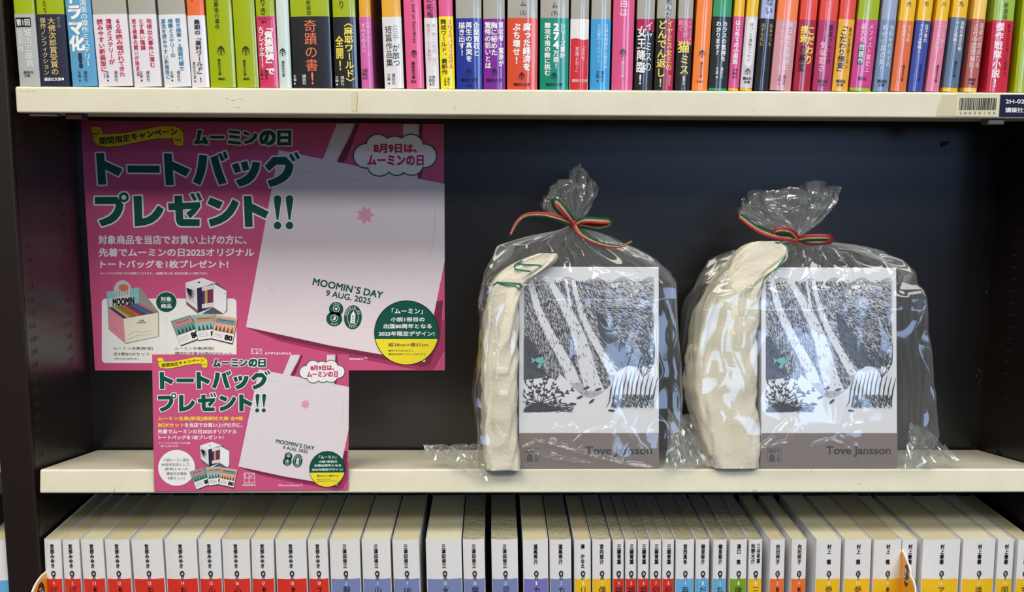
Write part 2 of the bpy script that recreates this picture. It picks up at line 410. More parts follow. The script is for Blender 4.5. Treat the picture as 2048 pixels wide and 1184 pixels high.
# ------------------------------------------------------------------ books
M_PAGE = mat((210, 204, 172), 0.85, key='pages', bump=0.5, bscale=90, bstretch=(30, 1, 1), vary=0.06)
def spine_y(t, b): return b*(abs(t)**2.4)
def u_shell(w, d, z0, z1, th, bulge, n=12, out=0.0):
    """cover: spine (gently rounded) and two boards, wall thickness th, grown outward by out"""
    pts = [(-w/2-out, d)]
    for i in range(n+1):
        t = -1+2*i/n; pts.append((t*(w/2+out), spine_y(t, bulge)-out))
    pts.append((w/2+out, d))
    inn = [(-w/2-out+th, d)]
    for i in range(n+1):
        t = -1+2*i/n; inn.append((t*(w/2+out-th), spine_y(t, bulge)-out+th))
    inn.append((w/2+out-th, d))
    v = []; f = []
    N = len(pts)
    for z in (z0, z1):
        v += [(p[0], p[1], z) for p in pts]; v += [(p[0], p[1], z) for p in inn]
    for i in range(N-1):
        f.append((i, i+1, 2*N+i+1, 2*N+i)); f.append((N+i+1, N+i, 3*N+i, 3*N+i+1))
        f.append((2*N+i, 2*N+i+1, 3*N+i+1, 3*N+i)); f.append((i+1, i, N+i, N+i+1))
    f.append((0, 2*N, 3*N, N)); f.append((N-1, 2*N-1, 4*N-1, 3*N-1))
    sm = [q[0] < 4*N for q in f]
    return v, f
BH = 0.148; BD = 0.105
def smooth_sides(o):
    o.data.polygons.foreach_set('use_smooth', [True]*len(o.data.polygons)); o.data.set_sharp_from_angle(angle=math.radians(40))
def make_book(name, label, cat, group, loc, lean, yaw, w, cover_m, bulge=0.0011, page_m=None, h=BH, d=BD):
    t = thing(name, label, cat, loc, (0, lean, yaw), group)
    v, f = u_shell(w, d, 0, h, 0.00035, bulge); o = mk('cover', v, f, cover_m, t); smooth_sides(o)
    box('page_block', -w/2+0.0004, w/2-0.0004, 0.0006+bulge, d-0.001, 0.0006, h-0.0009, page_m or M_PAGE, t)
    return t
GL_C = dict(rough=0.32, coat=0.75)
def glossy(rgb, k=''): return mat(rgb, 0.34, coat=1.0, key='jk'+k, bump=0.05, bscale=60, bstretch=(3, 3, 0.35))
K = 'k'; Wt = 'w'
INK = {'k': (20, 20, 22), 'w': (240, 240, 240), 'y': (235, 215, 90), 'r': (190, 30, 70), 'b': (60, 130, 170), 'o': (235, 125, 85), 'n': (45, 45, 70),
       'g': (200, 205, 205), 'd': (120, 30, 50), 'gold': (215, 195, 120), 'p': (190, 90, 130), 'gr': (150, 150, 150), 'dr': (120, 20, 35), 'pk': (235, 200, 210), 'm': (150, 40, 90)}
def ink(k): return mat(INK[k] if isinstance(k, str) else k, 0.38, coat=0.6, key='ink')
LIME = (158, 176, 12); GREY = (168, 166, 156); PINK = (226, 96, 146); YEL = (234, 186, 40); RED = (222, 76, 62); ORG = (240, 126, 52)
PUB = lambda c, z0=690, z1=790, u=.5, w=26: [('講談社', u+.13, z0, z1, c, w, 0), ('文庫', u-.13, z0, z0+(z1-z0)*.66, c, w, 0), ('*d', u-.13, z1-13, z1-13, c, 16, 0)]
LEAF = lambda z=490, c='k', u=.5, s=80: [('*l', u, z, z, c, s, 0)]
# name of look | region | bottom left,right | top left,right | jacket | band | band top | foot strip | print
TOP = [
 ('lime jacket over a silver grey band, leftmost', 0, 190, 390, 115, 320, LIME, (176, 178, 176), 135, None,
   [('*r', .42, 170, 262, 'k', 150, 0), ('h第1回', .42, 185, 250, 'w', 130, .02), ('受賞作', .22, 285, 520, (225,225,225), 62, .01), ('城山三郎賞', .62, 285, 660, (225,225,225), 70, .01), ('*h', .5, 672, 0, 'k', 160, 0), ('h講談社', .5, 690, 718, 'k', 95, .01), ('h文庫', .42, 722, 750, 'k', 60, .01)]),
 ('lime jacket over a navy band with pale gold writing', 0, 410, 672, 335, 615, LIME, (42, 45, 66), 138, None,
   [('官たち', .32, -60, 130, 'k', 42, 0), ('傑作ノンフィクション', .2, 170, 735, 'gold', 62, .01), ('大佛次郎賞受賞の', .53, 170, 735, 'gold', 76, .01), ('第45回', .8, 165, 270, 'gr', 34, 0), ('h講談社文庫', .42, 755, 788, 'w', 165, .02), ('*d', .8, 770, 0, 'w', 22, 0)]),
 ('light blue cover with tall white word and navy exclamation mark', 0, 705, 950, 620, 870, (92, 158, 200), (92, 158, 200), -400, None,
   [('ドラマ化', .33, -110, 500, 'w', 150, .045), ('!', .42, 505, 665, 'n', 150, .05), ('清張の傑作ミステリー', .72, 0, 650, (225,238,245), 68, .015)]+PUB('n', 690, 795, .45, 36)),
 ('grey jacket over a white band, crimson writing beginning with 60', 0, 960, 1292, 875, 1215, GREY, (226, 220, 228), 138, None,
   [('読みやすい新装版に!', .19, 180, 760, 'r', 62, .02), ('清張ミステリーが', .46, 180, 630, 'r', 62, .02), ('60年読み継がれてきた', .74, 180, 750, 'r', 64, .02)]+PUB('k', 690, 795, .42, 34)),
 ('grey jacket, white band, crimson writing, second of the two such', 0, 1310, 1570, 1225, 1500, GREY, (226, 222, 230), 138, None,
   [('若き検事の闘いが始まる', .17, 180, 740, 'r', 46, .02), ('とす黒い陰謀', .45, 180, 490, 'r', 52, .02), ('地検出火事件に潜む', .75, 180, 660, 'r', 52, .02)]+PUB('k', 690, 795, .42, 34)),
 ('grey jacket over a white band with blue writing', 0, 1600, 1862, 1515, 1785, GREY, (226, 226, 232), 140, None,
   [('源流を読みやすい新装版に', .15, 180, 770, 'b', 46, .02), ('検察ミステリーの', .43, 180, 560, 'b', 50, .02), ('若き検事vs隠蔽代議士', .72, 180, 690, 'b', 50, .02)]+PUB('k', 690, 795, .45, 34)),
 ('orange jacket over a white band with one bold navy line', 0, 1875, 2035, 1795, 1980, (232, 112, 60), (226, 222, 228), 150, None,
   [('ク', .35, -30, 20, 'k', 44, 0), ('最期の「眉村ワールド」!', .55, 190, 800, 'n', 60, .03), ('講談社文庫', .2, 600, 770, 'k', 28, 0), ('*d', .2, 790, 0, 'k', 15, 0)]),
 ('plain lime cover, no band, wider of two side by side', 1, 105, 350, 35, 300, LIME, None, 0, None,
   [('館最後の事件', .42, -40, 290, 'k', 50, 0)]+LEAF()+[('講談社文庫', .4, 570, 735, 'k', 30, .01), ('h¥860', .45, 755, 780, 'k', 65, .02)]),
 ('plain lime cover, no band, narrower of two side by side', 1, 360, 575, 300, 520, LIME, None, 0, None,
   LEAF()+[('講談社文庫', .4, 580, 740, 'k', 30, .01), ('h¥840', .45, 755, 780, 'k', 60, .02)]),
 ('lime jacket over a crimson pink band with white writing', 1, 585, 768, 525, 715, LIME, (208, 60, 98), 158, None,
   [('りき', .4, -20, 150, 'k', 60, .01), ('hフジテレビ', .45, 170, 192, 'k', 140, .02), ('h月9', .4, 200, 228, 'k', 50, .02), ('大ブレイク中!!', .2, 255, 660, 'w', 56, .035), ('「貴族探偵」で', .62, 235, 730, 'w', 84, .045)]+PUB('k', 675, 780, .25, 34)),
 ('thin pale mint cover with a black leaf mark', 1, 775, 890, 720, 860, (206, 222, 218), None, 0, None,
   LEAF(505, 'k', .4, 68)+[('講談社文庫', .4, 590, 750, 'k', 30, .01)]),
 ('lime jacket over a broad black band with tall salmon writing', 1, 910, 1290, 865, 1250, LIME, (34, 34, 38), 160, None,
   [('新装改', .48, 0, 150, 'k', 48, 0), ('奇蹟の書', .5, 190, 700, 'o', 128, .0), ('!', .5, 690, 830, 'o', 120, .02)]+PUB('w', 725, 825, .15, 40)),
 ('lime jacket over a black band with yellow writing', 1, 1315, 1540, 1280, 1505, LIME, (34, 34, 36), 165, None,
   [('り', .4, 0, 90, 'k', 60, 0), ('全開!', .25, 350, 690, 'y', 80, .03), ('〈麻耶ワールド〉', .68, 180, 840, 'y', 88, .03)]+PUB('w', 740, 835, .2, 38)),
 ('yellow jacket over an orchid pink band, dark gap to its right', 1, 1575, 1690, 1535, 1655, (228, 168, 56), (206, 104, 172), 165, (228, 168, 56),
   [('すべての人へ', .3, 225, 520, 'w', 44, .0), ('猫を愛する…', .75, 215, 620, (235,180,215), 44, .0)]+PUB('k', 670, 775, .3, 30)),
 ('yellow jacket over a white band with thin black writing', 1, 1800, 1988, 1755, 1948, (230, 172, 58), (224, 222, 224), 165, None,
   [('短篇作品集', .3, 250, 650, 'k', 68, .0), ('名手', .68, 240, 400, (200,200,205), 76, .0), ('が放つ', .68, 430, 650, 'k', 76, .0)]+PUB('k', 715, 825, .35, 34)),
 ('plain pink cover with English lettering running down', 2, 62, 240, 20, 200, PINK, None, 0, None,
   [('>Smoke, Soil or Sacrifices', .55, -150, 420, 'k', 34, 0)]+LEAF(520, 'k', .5, 66)+[('講談社文庫', .42, 600, 770, 'k', 36, .02), ('h¥55', .4, 780, 808, 'k', 50, .02)]),
 ('thin pink jacket over a white band with faint pink writing', 2, 256, 385, 220, 350, PINK, (226, 224, 226), 172, None,
   [('の柘榴', .5, -40, 180, 'k', 68, 0), ('舞城ワールド最新作!', .3, 230, 640, (215,170,185), 40, 0), ('唯一無二の奇跡、遊び', .72, 230, 640, (210,180,190), 34, 0)]+PUB('k', 735, 835, .45, 32)),
 ('thin pink jacket over a bright yellow band', 2, 398, 535, 362, 510, PINK, (246, 226, 40), 160, None,
   [('舞城ワールド、最新作', .3, 185, 730, 'k', 60, .01), ('SNSでバズり広がる', .78, 190, 670, (225,110,60), 44, .02)]+PUB('k', 755, 835, .45, 28)),
 ('grey jacket over a royal blue band', 2, 552, 803, 533, 795, GREY, (32, 50, 150), 178, None,
   [('描き出す!', .22, 215, 545, 'w', 64, .03), ('再生の真実を', .5, 215, 605, 'w', 66, .03), ('企業買収と', .8, 215, 550, 'w', 62, .03)]+LEAF(700, 'k', .47, 66)+[('h講談社文庫', .5, 760, 795, 'k', 160, .02), ('h¥895', .5, 820, 845, (20,25,80), 60, .01)]),
 ('grey jacket over a purple band', 2, 812, 1028, 805, 1020, GREY, (124, 36, 150), 182, None,
   [('驚愕の狙いとは', .2, 215, 670, 'w', 62, .03), ('胸に秘めた', .5, 215, 545, 'w', 64, .03), ('買収者・鷲津が', .83, 215, 650, 'w', 52, .03)]+LEAF(700, 'k', .5, 60)+[('h講談社文庫', .5, 765, 797, 'k', 155, .02)]),
 ('grey jacket over a vermilion band, volume one sign above', 2, 1043, 1338, 1045, 1345, GREY, (218, 76, 46), 175, None,
   [('ム', .52, 0, 65, 'k', 62, 0), ('h(上)', .52, 95, 150, 'k', 62, 0), ('ぶち壊せ!', .3, 225, 625, 'w', 76, .04), ('腐った経済を', .65, 225, 690, 'w', 80, .04)]+LEAF(740, 'k', .48, 66)+[('h講談社文庫', .48, 808, 838, 'k', 160, .02)]),
 ('grey jacket over an emerald green band reading 274', 2, 1362, 1640, 1365, 1650, GREY, (8, 136, 112), 175, None,
   [('ム', .5, 20, 80, 'k', 60, 0), ('h(下)', .5, 110, 160, 'k', 62, 0), ('難攻不落の敵に挑む', .25, 220, 740, 'w', 62, .03), ('274', .56, 220, 480, 'w', 90, .05), ('万部!', .56, 490, 670, 'w', 58, .03), ('シリーズ累計', .8, 225, 570, 'w', 52, .03)]+LEAF(740, 'k', .5, 66)+[('h講談社文庫', .5, 808, 838, 'k', 160, .02)]),
 ('grey jacket, half white half red band with wavy join', 2, 1650, 1830, 1665, 1850, GREY, (228, 226, 230), 185, None,
   [('*wave', .5, 380, 890, (206, 40, 52), 0, 0), ('邪魔よね?」', .38, 455, 730, (235,190,195), 40, .01), ('「あの女、', .72, 430, 620, (235,190,195), 40, .01), ('h講談社文庫', .55, 770, 800, (230,225,190), 150, .01)]),
 ('grey jacket over a sky blue band', 2, 1845, 2045, 1870, 2060, GREY, (62, 156, 214), 185, None,
   [('大反響のミステリー', .4, 230, 615, (190,225,245), 38, .01), ('お悩み相談から始まる', .78, 230, 670, (200,230,250), 40, .01)]+PUB('k', 690, 800, .5, 34)),
 ('plain deep pink cover with white kana at the top', 3, 108, 320, 132, 345, (214, 84, 132), None, 0, None,
   [('由は', .48, -10, 165, 'w', 78, .0)]+LEAF(510, 'k', .5, 68)+[('講談社文庫', .5, 595, 755, (235,190,205), 32, .01)]),
 ('grey jacket over a black band, magenta top, bold white writing', 3, 330, 510, 370, 545, GREY, (36, 30, 34), 185, None,
   [('*top', .3, 185, 300, (170, 26, 76), 0, 0), ('女王降臨!', .3, 255, 830, 'w', 88, .03), ('イヤミスの', .72, 205, 700, 'w', 78, .0)]),
 ('grey jacket over a black and crimson band, yellow writing', 3, 525, 715, 565, 750, GREY, (34, 32, 34), 180, None,
   [('*right', .5, 180, 880, (176, 26, 68), 0, 0), ('死んだ', .6, -20, 180, 'k', 64, 0), ('どんでん返し!', .3, 195, 850, 'y', 88, .03), ('イヤミス女王の', .72, 195, 690, 'y', 62, .01)]+[('講談社', .8, 730, 835, (225,190,195), 28, 0)]),
 ('grey jacket, pink and black band, large yellow and white writing', 3, 725, 882, 775, 918, GREY, (38, 34, 38), 180, None,
   [('*top', .5, 180, 420, (196, 62, 116), 0, 0), ('紡ぐ', .2, 190, 310, 'pk', 46, .0), ('女王が', .5, 190, 370, 'pk', 46, .0), ('イヤミスの', .85, 190, 450, 'pk', 42, .0), ('猫', .45, 400, 520, 'y', 120, .03), ('ミス!', .55, 530, 830, 'y', 100, .02)]),
 ('plain orange cover with a black leaf mark', 3, 897, 1045, 950, 1115, (242, 132, 56), None, 0, None,
   LEAF(520, 'k', .5, 66)+[('講談社文庫', .5, 600, 760, 'k', 30, .0), ('h¥680', .45, 782, 806, (150,60,20), 60, .01)]),
 ('green jacket over a black band, green foot strip', 3, 1055, 1240, 1115, 1300, (52, 148, 98), (36, 38, 40), 162, (52, 148, 98),
   [('わかります?', .33, 205, 540, 'w', 48, .03), ('カラスの気持ち', .68, 205, 600, 'w', 50, .03)]+PUB('w', 655, 765, .52, 30)),
 ('thin yellow jacket over a rose band, yellow foot strip', 3, 1250, 1352, 1325, 1430, YEL, (214, 84, 142), 160, YEL,
   [('はじめての小説集', .42, 195, 630, 'w', 52, .03)]+PUB('k', 665, 765, .5, 26)),
 ('yellow jacket over a pale lilac band with thin black writing', 3, 1366, 1482, 1445, 1568, YEL, (208, 200, 208), 158, YEL,
   [('*glow', .5, 205, 620, (226, 224, 226), 84, 0), ('ほっこり漫画エッセイ', .5, 220, 605, 'k', 38, .01)]+LEAF(695, 'k', .5, 58)+[('h講談社', .5, 750, 778, 'k', 84, .02), ('h文庫', .5, 785, 812, 'k', 58, .02)]),
 ('lavender jacket over a black band with dim gold writing', 3, 1500, 1640, 1595, 1725, (166, 176, 220), (32, 32, 38), 180, None,
   [('ない', .55, -20, 140, 'k', 72, 0), ('はずなのに', .2, 225, 450, 'gold', 34, .0), ('私はいつも', .85, 225, 450, 'gold', 34, .0)]),
 ('orange jacket over a dusty pink band', 3, 1650, 1868, 1758, 1948, (242, 128, 72), (206, 146, 154), 195, None,
   [('なれたのでしょうか', .3, 230, 700, (235,200,205), 46, .0), ('僕はお天気選者に', .68, 215, 690, (240,225,235), 56, .01)]+PUB((120,60,70), 730, 830, .5, 30)),
 ('vermilion jacket over a crimson band with white and yellow writing', 4, -62, 95, 25, 180, RED, (166, 34, 56), 180, None,
   [('捜査', .3, 235, 390, 'y', 66, .04), ('の裏道', .32, 410, 660, (60,10,20), 62, .03), ('こだわり', .75, 235, 590, 'y', 72, .04)]),
 ('vermilion jacket over a magenta band with pink writing', 4, 112, 285, 207, 370, RED, (170, 52, 102), 185, None,
   [('気味悪さ', .35, 380, 660, (240,170,190), 66, .03), ('最高クラスの', .7, 220, 590, (70,20,50), 44, .01)]+[('h講談社', .5, 727, 757, (60,20,40), 90, .02), ('h文庫', .45, 762, 790, (60,20,40), 60, .02)]),
 ('vermilion jacket over a mustard yellow band', 4, 292, 440, 388, 533, RED, (226, 170, 56), 175, None,
   [('「こだわり捜査」', .35, 205, 690, 'k', 66, .02), ('尾行を見逃さない', .78, 245, 630, 'k', 32, .0), ('h講談社', .5, 727, 757, 'k', 88, .02), ('h文庫', .45, 762, 790, 'k', 60, .02)]),
 ('lime jacket over a magenta band with a black box in it', 4, 455, 655, 560, 745, LIME, (196, 66, 134), 180, LIME,
   [('*box', .32, 400, 590, 'k', 54, 0), ('最大の', .32, 215, 385, (245,190,215), 52, .02), ('問題作', .32, 405, 588, 'w', 50, .01), ('メフィスト賞史上', .7, 215, 660, (245,190,215), 50, .02), ('h講談社', .5, 700, 735, (110,30,70), 80, .02)]),
 ('grey lavender jacket over a steel blue band', 4, 665, 820, 782, 908, (150, 160, 190), (116, 138, 168), 180, None,
   [('時代小説の集!', .3, 225, 660, (215,225,240), 46, .01), ('令和を代表する', .75, 225, 610, (215,225,240), 46, .01), ('h講談社', .5, 727, 757, 'k', 88, .02), ('h文庫', .45, 762, 790, 'k', 60, .02)]),
 ('yellow jacket numbered 六 over a terracotta band', 4, 827, 975, 942, 1083, YEL, (218, 110, 62), 188, None,
   [('六', .5, 10, 65, 'k', 46, .01), ('最高潮!', .35, 225, 385, (245,205,180), 34, .01), ('伍子胥篇、', .72, 225, 420, (245,205,180), 34, .01), ('講談社文庫', .65, 590, 745, 'k', 22, .01)]),
 ('yellow jacket numbered 七 over a cobalt blue band', 4, 987, 1125, 1110, 1238, YEL, (62, 74, 156), 188, None,
   [('七', .5, 5, 55, 'k', 46, .01), ('ライバル登場!', .35, 220, 490, 'w', 36, .01), ('伍子胥の', .72, 220, 390, 'w', 36, .01), ('講談社文庫', .65, 585, 745, (20,25,70), 22, .01)]),
 ('yellow jacket numbered 八 over a rose pink band', 4, 1147, 1280, 1280, 1390, YEL, (218, 124, 152), 188, None,
   [('八', .5, 10, 60, 'k', 44, .01), ('火力な攻防戦!', .35, 225, 500, (245,205,220), 34, .01), ('手に汗握る', .72, 225, 440, (245,205,220), 34, .01), ('講談社文庫', .65, 590, 755, 'k', 22, .01)]),
 ('yellow jacket numbered 九 over a slate blue band', 4, 1307, 1450, 1422, 1558, YEL, (90, 112, 138), 158, YEL,
   [('九', .5, 5, 60, 'k', 46, .01), ('ついに完結!', .35, 190, 420, 'w', 36, .01), ('感動の歴史巨編、', .74, 190, 500, 'w', 34, .01), ('講談社文庫', .6, 555, 710, 'k', 24, .01)]),
 ('pale yellow jacket over a brownish rose band', 4, 1500, 1625, 1612, 1730, (238, 196, 96), (176, 94, 90), 172, YEL,
   [('古代中国短編集!', .3, 220, 680, (235,200,195), 48, .01), ('著者の原点たる', .75, 205, 620, (240,210,205), 46, .01), ('h講談社', .5, 715, 742, 'k', 66, .02), ('h文庫', .45, 750, 775, 'k', 50, .02)]),
 ('lime jacket over a scarlet band with large white writing', 4, 1706, 1895, 1788, 1985, (150, 182, 70), (196, 36, 58), 186, None,
   [('新装版', .55, 20, 180, 'k', 42, .0), ('傑作戦隊小説!', .35, 205, 800, (245,225,230), 76, .03), ('戦争を生き抜いた医師の', .8, 215, 690, (110,15,30), 34, .0)]),
 ('plain lime cover at the right edge of the photo', 4, 1960, 2130, 2045, 2215, LIME, None, 0, None, []),
]
SCL = [(0, 4.871), (400, 4.871), (800, 4.871), (1200, 4.871), (1600, 4.571)]
YSP = 0.0022
def spine_print(t, w, lift, bulge, items, fz, sc, c0):
    """items printed on the rounded spine; x is the fraction across the spine, y the photograph's height"""
    def fn(x, y, l):
        u = max(-1.0, min(1.0, x))          # x: -1..1
        return (u*w/2*0.985, spine_y(u, bulge)-lift-0.00010-0.00006*l, fz(y))
    p = Print(fn)
    wpx = w*1000*2.78                        # spine width in photo pixels
    for s, u, z0, z1, c, sz, off in items:
        x = (u-0.5)*2; y0, y1 = z0/sc, z1/sc; m = ink(c); wx = sz/sc/wpx*2
        if s == '*l': p.leaf(x, y0, wx*1.0, sz*1.15/sc, m, 2)
        elif s == '*d': p.ell(x, y0, wx*0.5, sz*0.62/sc, m, 2, 14)
        elif s == '*h': p.rect(x-wx/2, y0-0.2, x+wx/2, y0+0.2, m, 2)
        elif s == '*r' or s == '*box':
            for k in range(12): p.rect(x-wx/2+wx*k/12, y0, x-wx/2+wx*(k+1)/12, y1, m, 1)
        elif s == '*glow':
            for k in range(10):
                a, b = -1+k/5, -1+(k+1)/5; e0, e1 = 6*math.sqrt(max(0, 1-a*a)), 6*math.sqrt(max(0, 1-b*b))
                p.poly([(x+a*wx/2, y0-e0), (x+a*wx/2, y1+e0), (x+b*wx/2, y1+e1), (x+b*wx/2, y0-e1)], m, 1)
        elif s in ('*wave', '*top', '*right'):
            n = 16; L = []
            xa, xb = (-0.999, 0.999) if s != '*right' else (0.0, 0.999)
            for i in range(n):
                a = xa+(xb-xa)*i/n; b = xa+(xb-xa)*(i+1)/n
                q = lambda t: y0+(1.6*math.sin(t*3.4) if s == '*wave' else 0)
                qq = lambda t: y1+(3.0*math.sin(t*9) if s == '*top' else 0)
                p.poly([(a, q(a)), (a, qq(a)), (b, qq(b)), (b, q(b))], m, 0)
        elif s[0] == 'h': p.text(s[1:], x-wx/2, y0, x+wx/2, y1, m, off, 2)
        elif s[0] == '>':
            # latin line turned to run down the spine
            vs, fs_ = glyph(s[1:]); a = vs.min(0); e = vs.max(0)-a
            p.raw([(x+(q[1]-a[1])/e[1]*wx-wx/2, y0+(q[0]-a[0])/e[0]*(y1-y0)) for q in vs], fs_, m, 2)
        else: p.vtext(s, x, y0, y1, wx, m, off, 2)
    return p.build('spine_print', t, space='local')
for i, (desc, rg, b0, b1, t0, t1, jc, bc, by, foot, items) in enumerate(TOP):
    x0, sc = SCL[rg]
    P0 = (0, YSP, H)
    pyb = 175 if i < 6 else 179
    A = un(x0+b0/sc, pyb, P0); B = un(x0+b1/sc, pyb, P0); Cc = un(x0+t0/sc, 0, P0); D = un(x0+t1/sc, 0, P0)
    w = ((B.x-A.x)+(D.x-Cc.x))/2-0.0006
    cb = (A+B)/2; ct = (Cc+D)/2
    lean = math.atan2(ct.x-cb.x, ct.z-cb.z)*0.8
    zb = ZU+abs(math.sin(lean))*w/2+0.0001
    cx_ = cb.x
    jm = glossy(jc)
    t = make_book('paperback', 'upper row paperback, '+desc, 'book', 'paperbacks standing on the upper shelf', (cx_, YSP, zb), lean, 0.0, w, jm)
    cz = math.cos(lean)
    fz = lambda y, X=cx_, zb=zb, cz=cz: (un(CX, y, (0, YSP, H)).z + (X-un(CX, y, (0, YSP, H)).x)*0.0 - zb)/cz
    # height seen at a given pixel row above this book (row tilt included)
    def fz(y, px=(x0+(b0+b1)/2/sc), zb=zb, cz=cz): return (un(px, y, (0, YSP, H)).z-zb)/cz
    lift = 0.0
    if bc is not None:
        ztop = fz(by/sc) if by > -300 else 0.130
        z0 = 0.0 if foot is None else fz((857 if rg < 4 else 800)/sc)
        v, f = u_shell(w, 0.098, max(0.0, z0), ztop, 0.00012, 0.0011, out=0.00016)
        o = mk('paper_band', v, f, glossy(bc, 'band'), t); smooth_sides(o); lift = 0.00016
    spine_print(t, w, lift+0.00002, 0.0011, items, fz, sc, 0)
# dark gaps in the row: loose end of a sleeve seen between two books
# ------------------------------------------------------------------ lower row
WHT = (226, 225, 226)
LOW = [ # region, top-left,right, bottom-left,right, colour, author, mark, number, volume, title, wrapped
 (0, 132, 312, 162, 330, 'R', '宮部みゆき', 'み', '42', '4', 'ぼ', 0), (0, 316, 500, 357, 520, 'R', '宮部みゆき', 'み', '42', '5', 'ぼ', 0),
 (0, 505, 744, 552, 772, 'R', '宮部みゆき', 'み', '42', '11', '新', 0), (0, 752, 1012, 797, 1038, 'R', '宮部みゆき', 'み', '42', '12', '新', 0),
 (0, 1024, 1352, 1072, 1385, 'R', '宮部みゆき', 'み', '42', '13', 'お', 0), (0, 1364, 1702, 1406, 1722, 'R', '宮部みゆき', 'み', '42', '14', 'お', 0),
 (0, 1710, 1948, 1745, 1966, 'R', '宮部みゆき', 'み', '42', '15', '小', 0), (1, 10, 300, 40, 312, 'R', '宮部みゆき', 'み', '42', '16', '小', 0),
 (1, 308, 550, 335, 552, 'R', '宮部みゆき', 'み', '42', '17', '新', 0), (1, 556, 882, 585, 892, 'R', '宮部みゆき', 'み', '42', '18', '新', 0),
 (1, 890, 1098, 916, 1117, 'R', '宮部みゆき', 'み', '42', '19', 'ス', 0), (1, 1112, 1432, 1140, 1440, 'P', '三津田信三', 'み', '58', '2', '厭', 0),
 (1, 1443, 1742, 1465, 1757, 'P', '三津田信三', 'み', '58', '6', '山', 0), (1, 1758, 2038, 1780, 2050, 'P', '三津田信三', 'み', '58', '9', '凶', 0),
 (2, 158, 526, 170, 542, 'P', '三津田信三', 'み', '58', '10', '水', 0), (2, 537, 764, 562, 784, 'P', '三津田信三', 'み', '58', '20', '魔', 1),
 (2, 830, 1104, 853, 1128, 'P', '三津田信三', 'み', '58', '21', '忌', 1), (2, 1152, 1417, 1188, 1442, 'V', '道尾秀介', 'み', '63', '1', 'カ', 0),
 (2, 1428, 1652, 1474, 1702, 'P', '道尾秀介', 'み', '63', '3', 'カ', 1), (2, 1682, 1852, 1722, 1898, 'Y', '湊 かなえ', 'み', '67', '1', 'リ', 0),
 (3, 230, 418, 262, 460, 'Y', '宮内悠介', 'み', '68', '2', '偶', 1), (3, 438, 556, 480, 588, 'R', '三國青葉', 'み', '70', '4', '福', 1),
 (3, 567, 685, 606, 722, 'R', '三國青葉', 'み', '70', '5', '福', 1), (3, 695, 812, 738, 850, 'R', '三國青葉', 'み', '70', '6', '福', 1),
 (3, 822, 940, 862, 978, 'R', '三國青葉', 'み', '70', '7', '母', 1), (3, 948, 1070, 993, 1112, 'R', '三國青葉', 'み', '70', '8', '母', 1),
 (3, 1085, 1278, 1127, 1312, 'S', '宮西真冬', 'み', '71', '4', '毎', 1), (3, 1294, 1432, 1338, 1480, 'S', '嶺里俊介', 'み', '73', '1', 'だ', 1),
 (3, 1470, 1612, 1515, 1650, 'S', '嶺里俊介', 'み', '73', '2', 'ち', 1), (3, 1642, 1820, 1684, 1855, 'G', '溝口 敦', 'み', '74', '1', '喰', 1),
 (3, 1838, 1976, 1878, 2016, 'Y', '松野大介/三谷幸喜', 'み', '75', '1', '三', 1), (4, 325, 482, 352, 510, 'O', '向田邦子', 'む', '5', '3', '新装', 0),
 (4, 553, 712, 567, 722, 'O', '向田邦子', 'む', '5', '4', '新装', 0), (4, 812, 1080, 802, 1062, 'Y', '村上 龍', 'む', '3', '10', '愛', 0),
 (4, 1118, 1395, 1102, 1388, 'Y', '村上 龍', 'む', '3', '11', '愛', 0), (5, 115, 405, 92, 388, 'Y', '村上 龍', 'む', '3', '30', '新装', 0),
 (5, 412, 575, 392, 550, 'Y', '村上春樹', 'む', '6', '5', 'ノ', 0), (5, 635, 1032, 602, 998, 'Y', '村上春樹', 'む', '6', '16', 'ア', 0),
 (5, 1060, 1400, 1030, 1375, 'Y', '村上春樹', 'む', '6', '13', '遠', 0), (5, 1430, 1597, 1395, 1572, 'Y', '村上春樹', 'む', '6', '14', '国', 0),
 (5, 1640, 1800, 1610, 1770, 'Y', '村上春樹', 'む', '6', '15', '羊', 0)]
ORD = 'first second third fourth fifth sixth seventh eighth ninth tenth eleventh twelfth thirteenth fourteenth fifteenth sixteenth seventeenth eighteenth nineteenth twentieth twenty-first'.split()
LS = [(60, 5.12), (440, 5.12), (820, 5.12), (1140, 5.12), (1480, 5.284), (1728, 5.284)]
CC = {'R': ('red', (214, 54, 40)), 'P': ('periwinkle', (122, 134, 182)), 'V': ('violet blue', (118, 118, 184)), 'Y': ('yellow', (236, 188, 34)),
      'S': ('sky blue', (104, 172, 218)), 'G': ('green', (122, 160, 40)), 'O': ('orange', (234, 112, 52))}
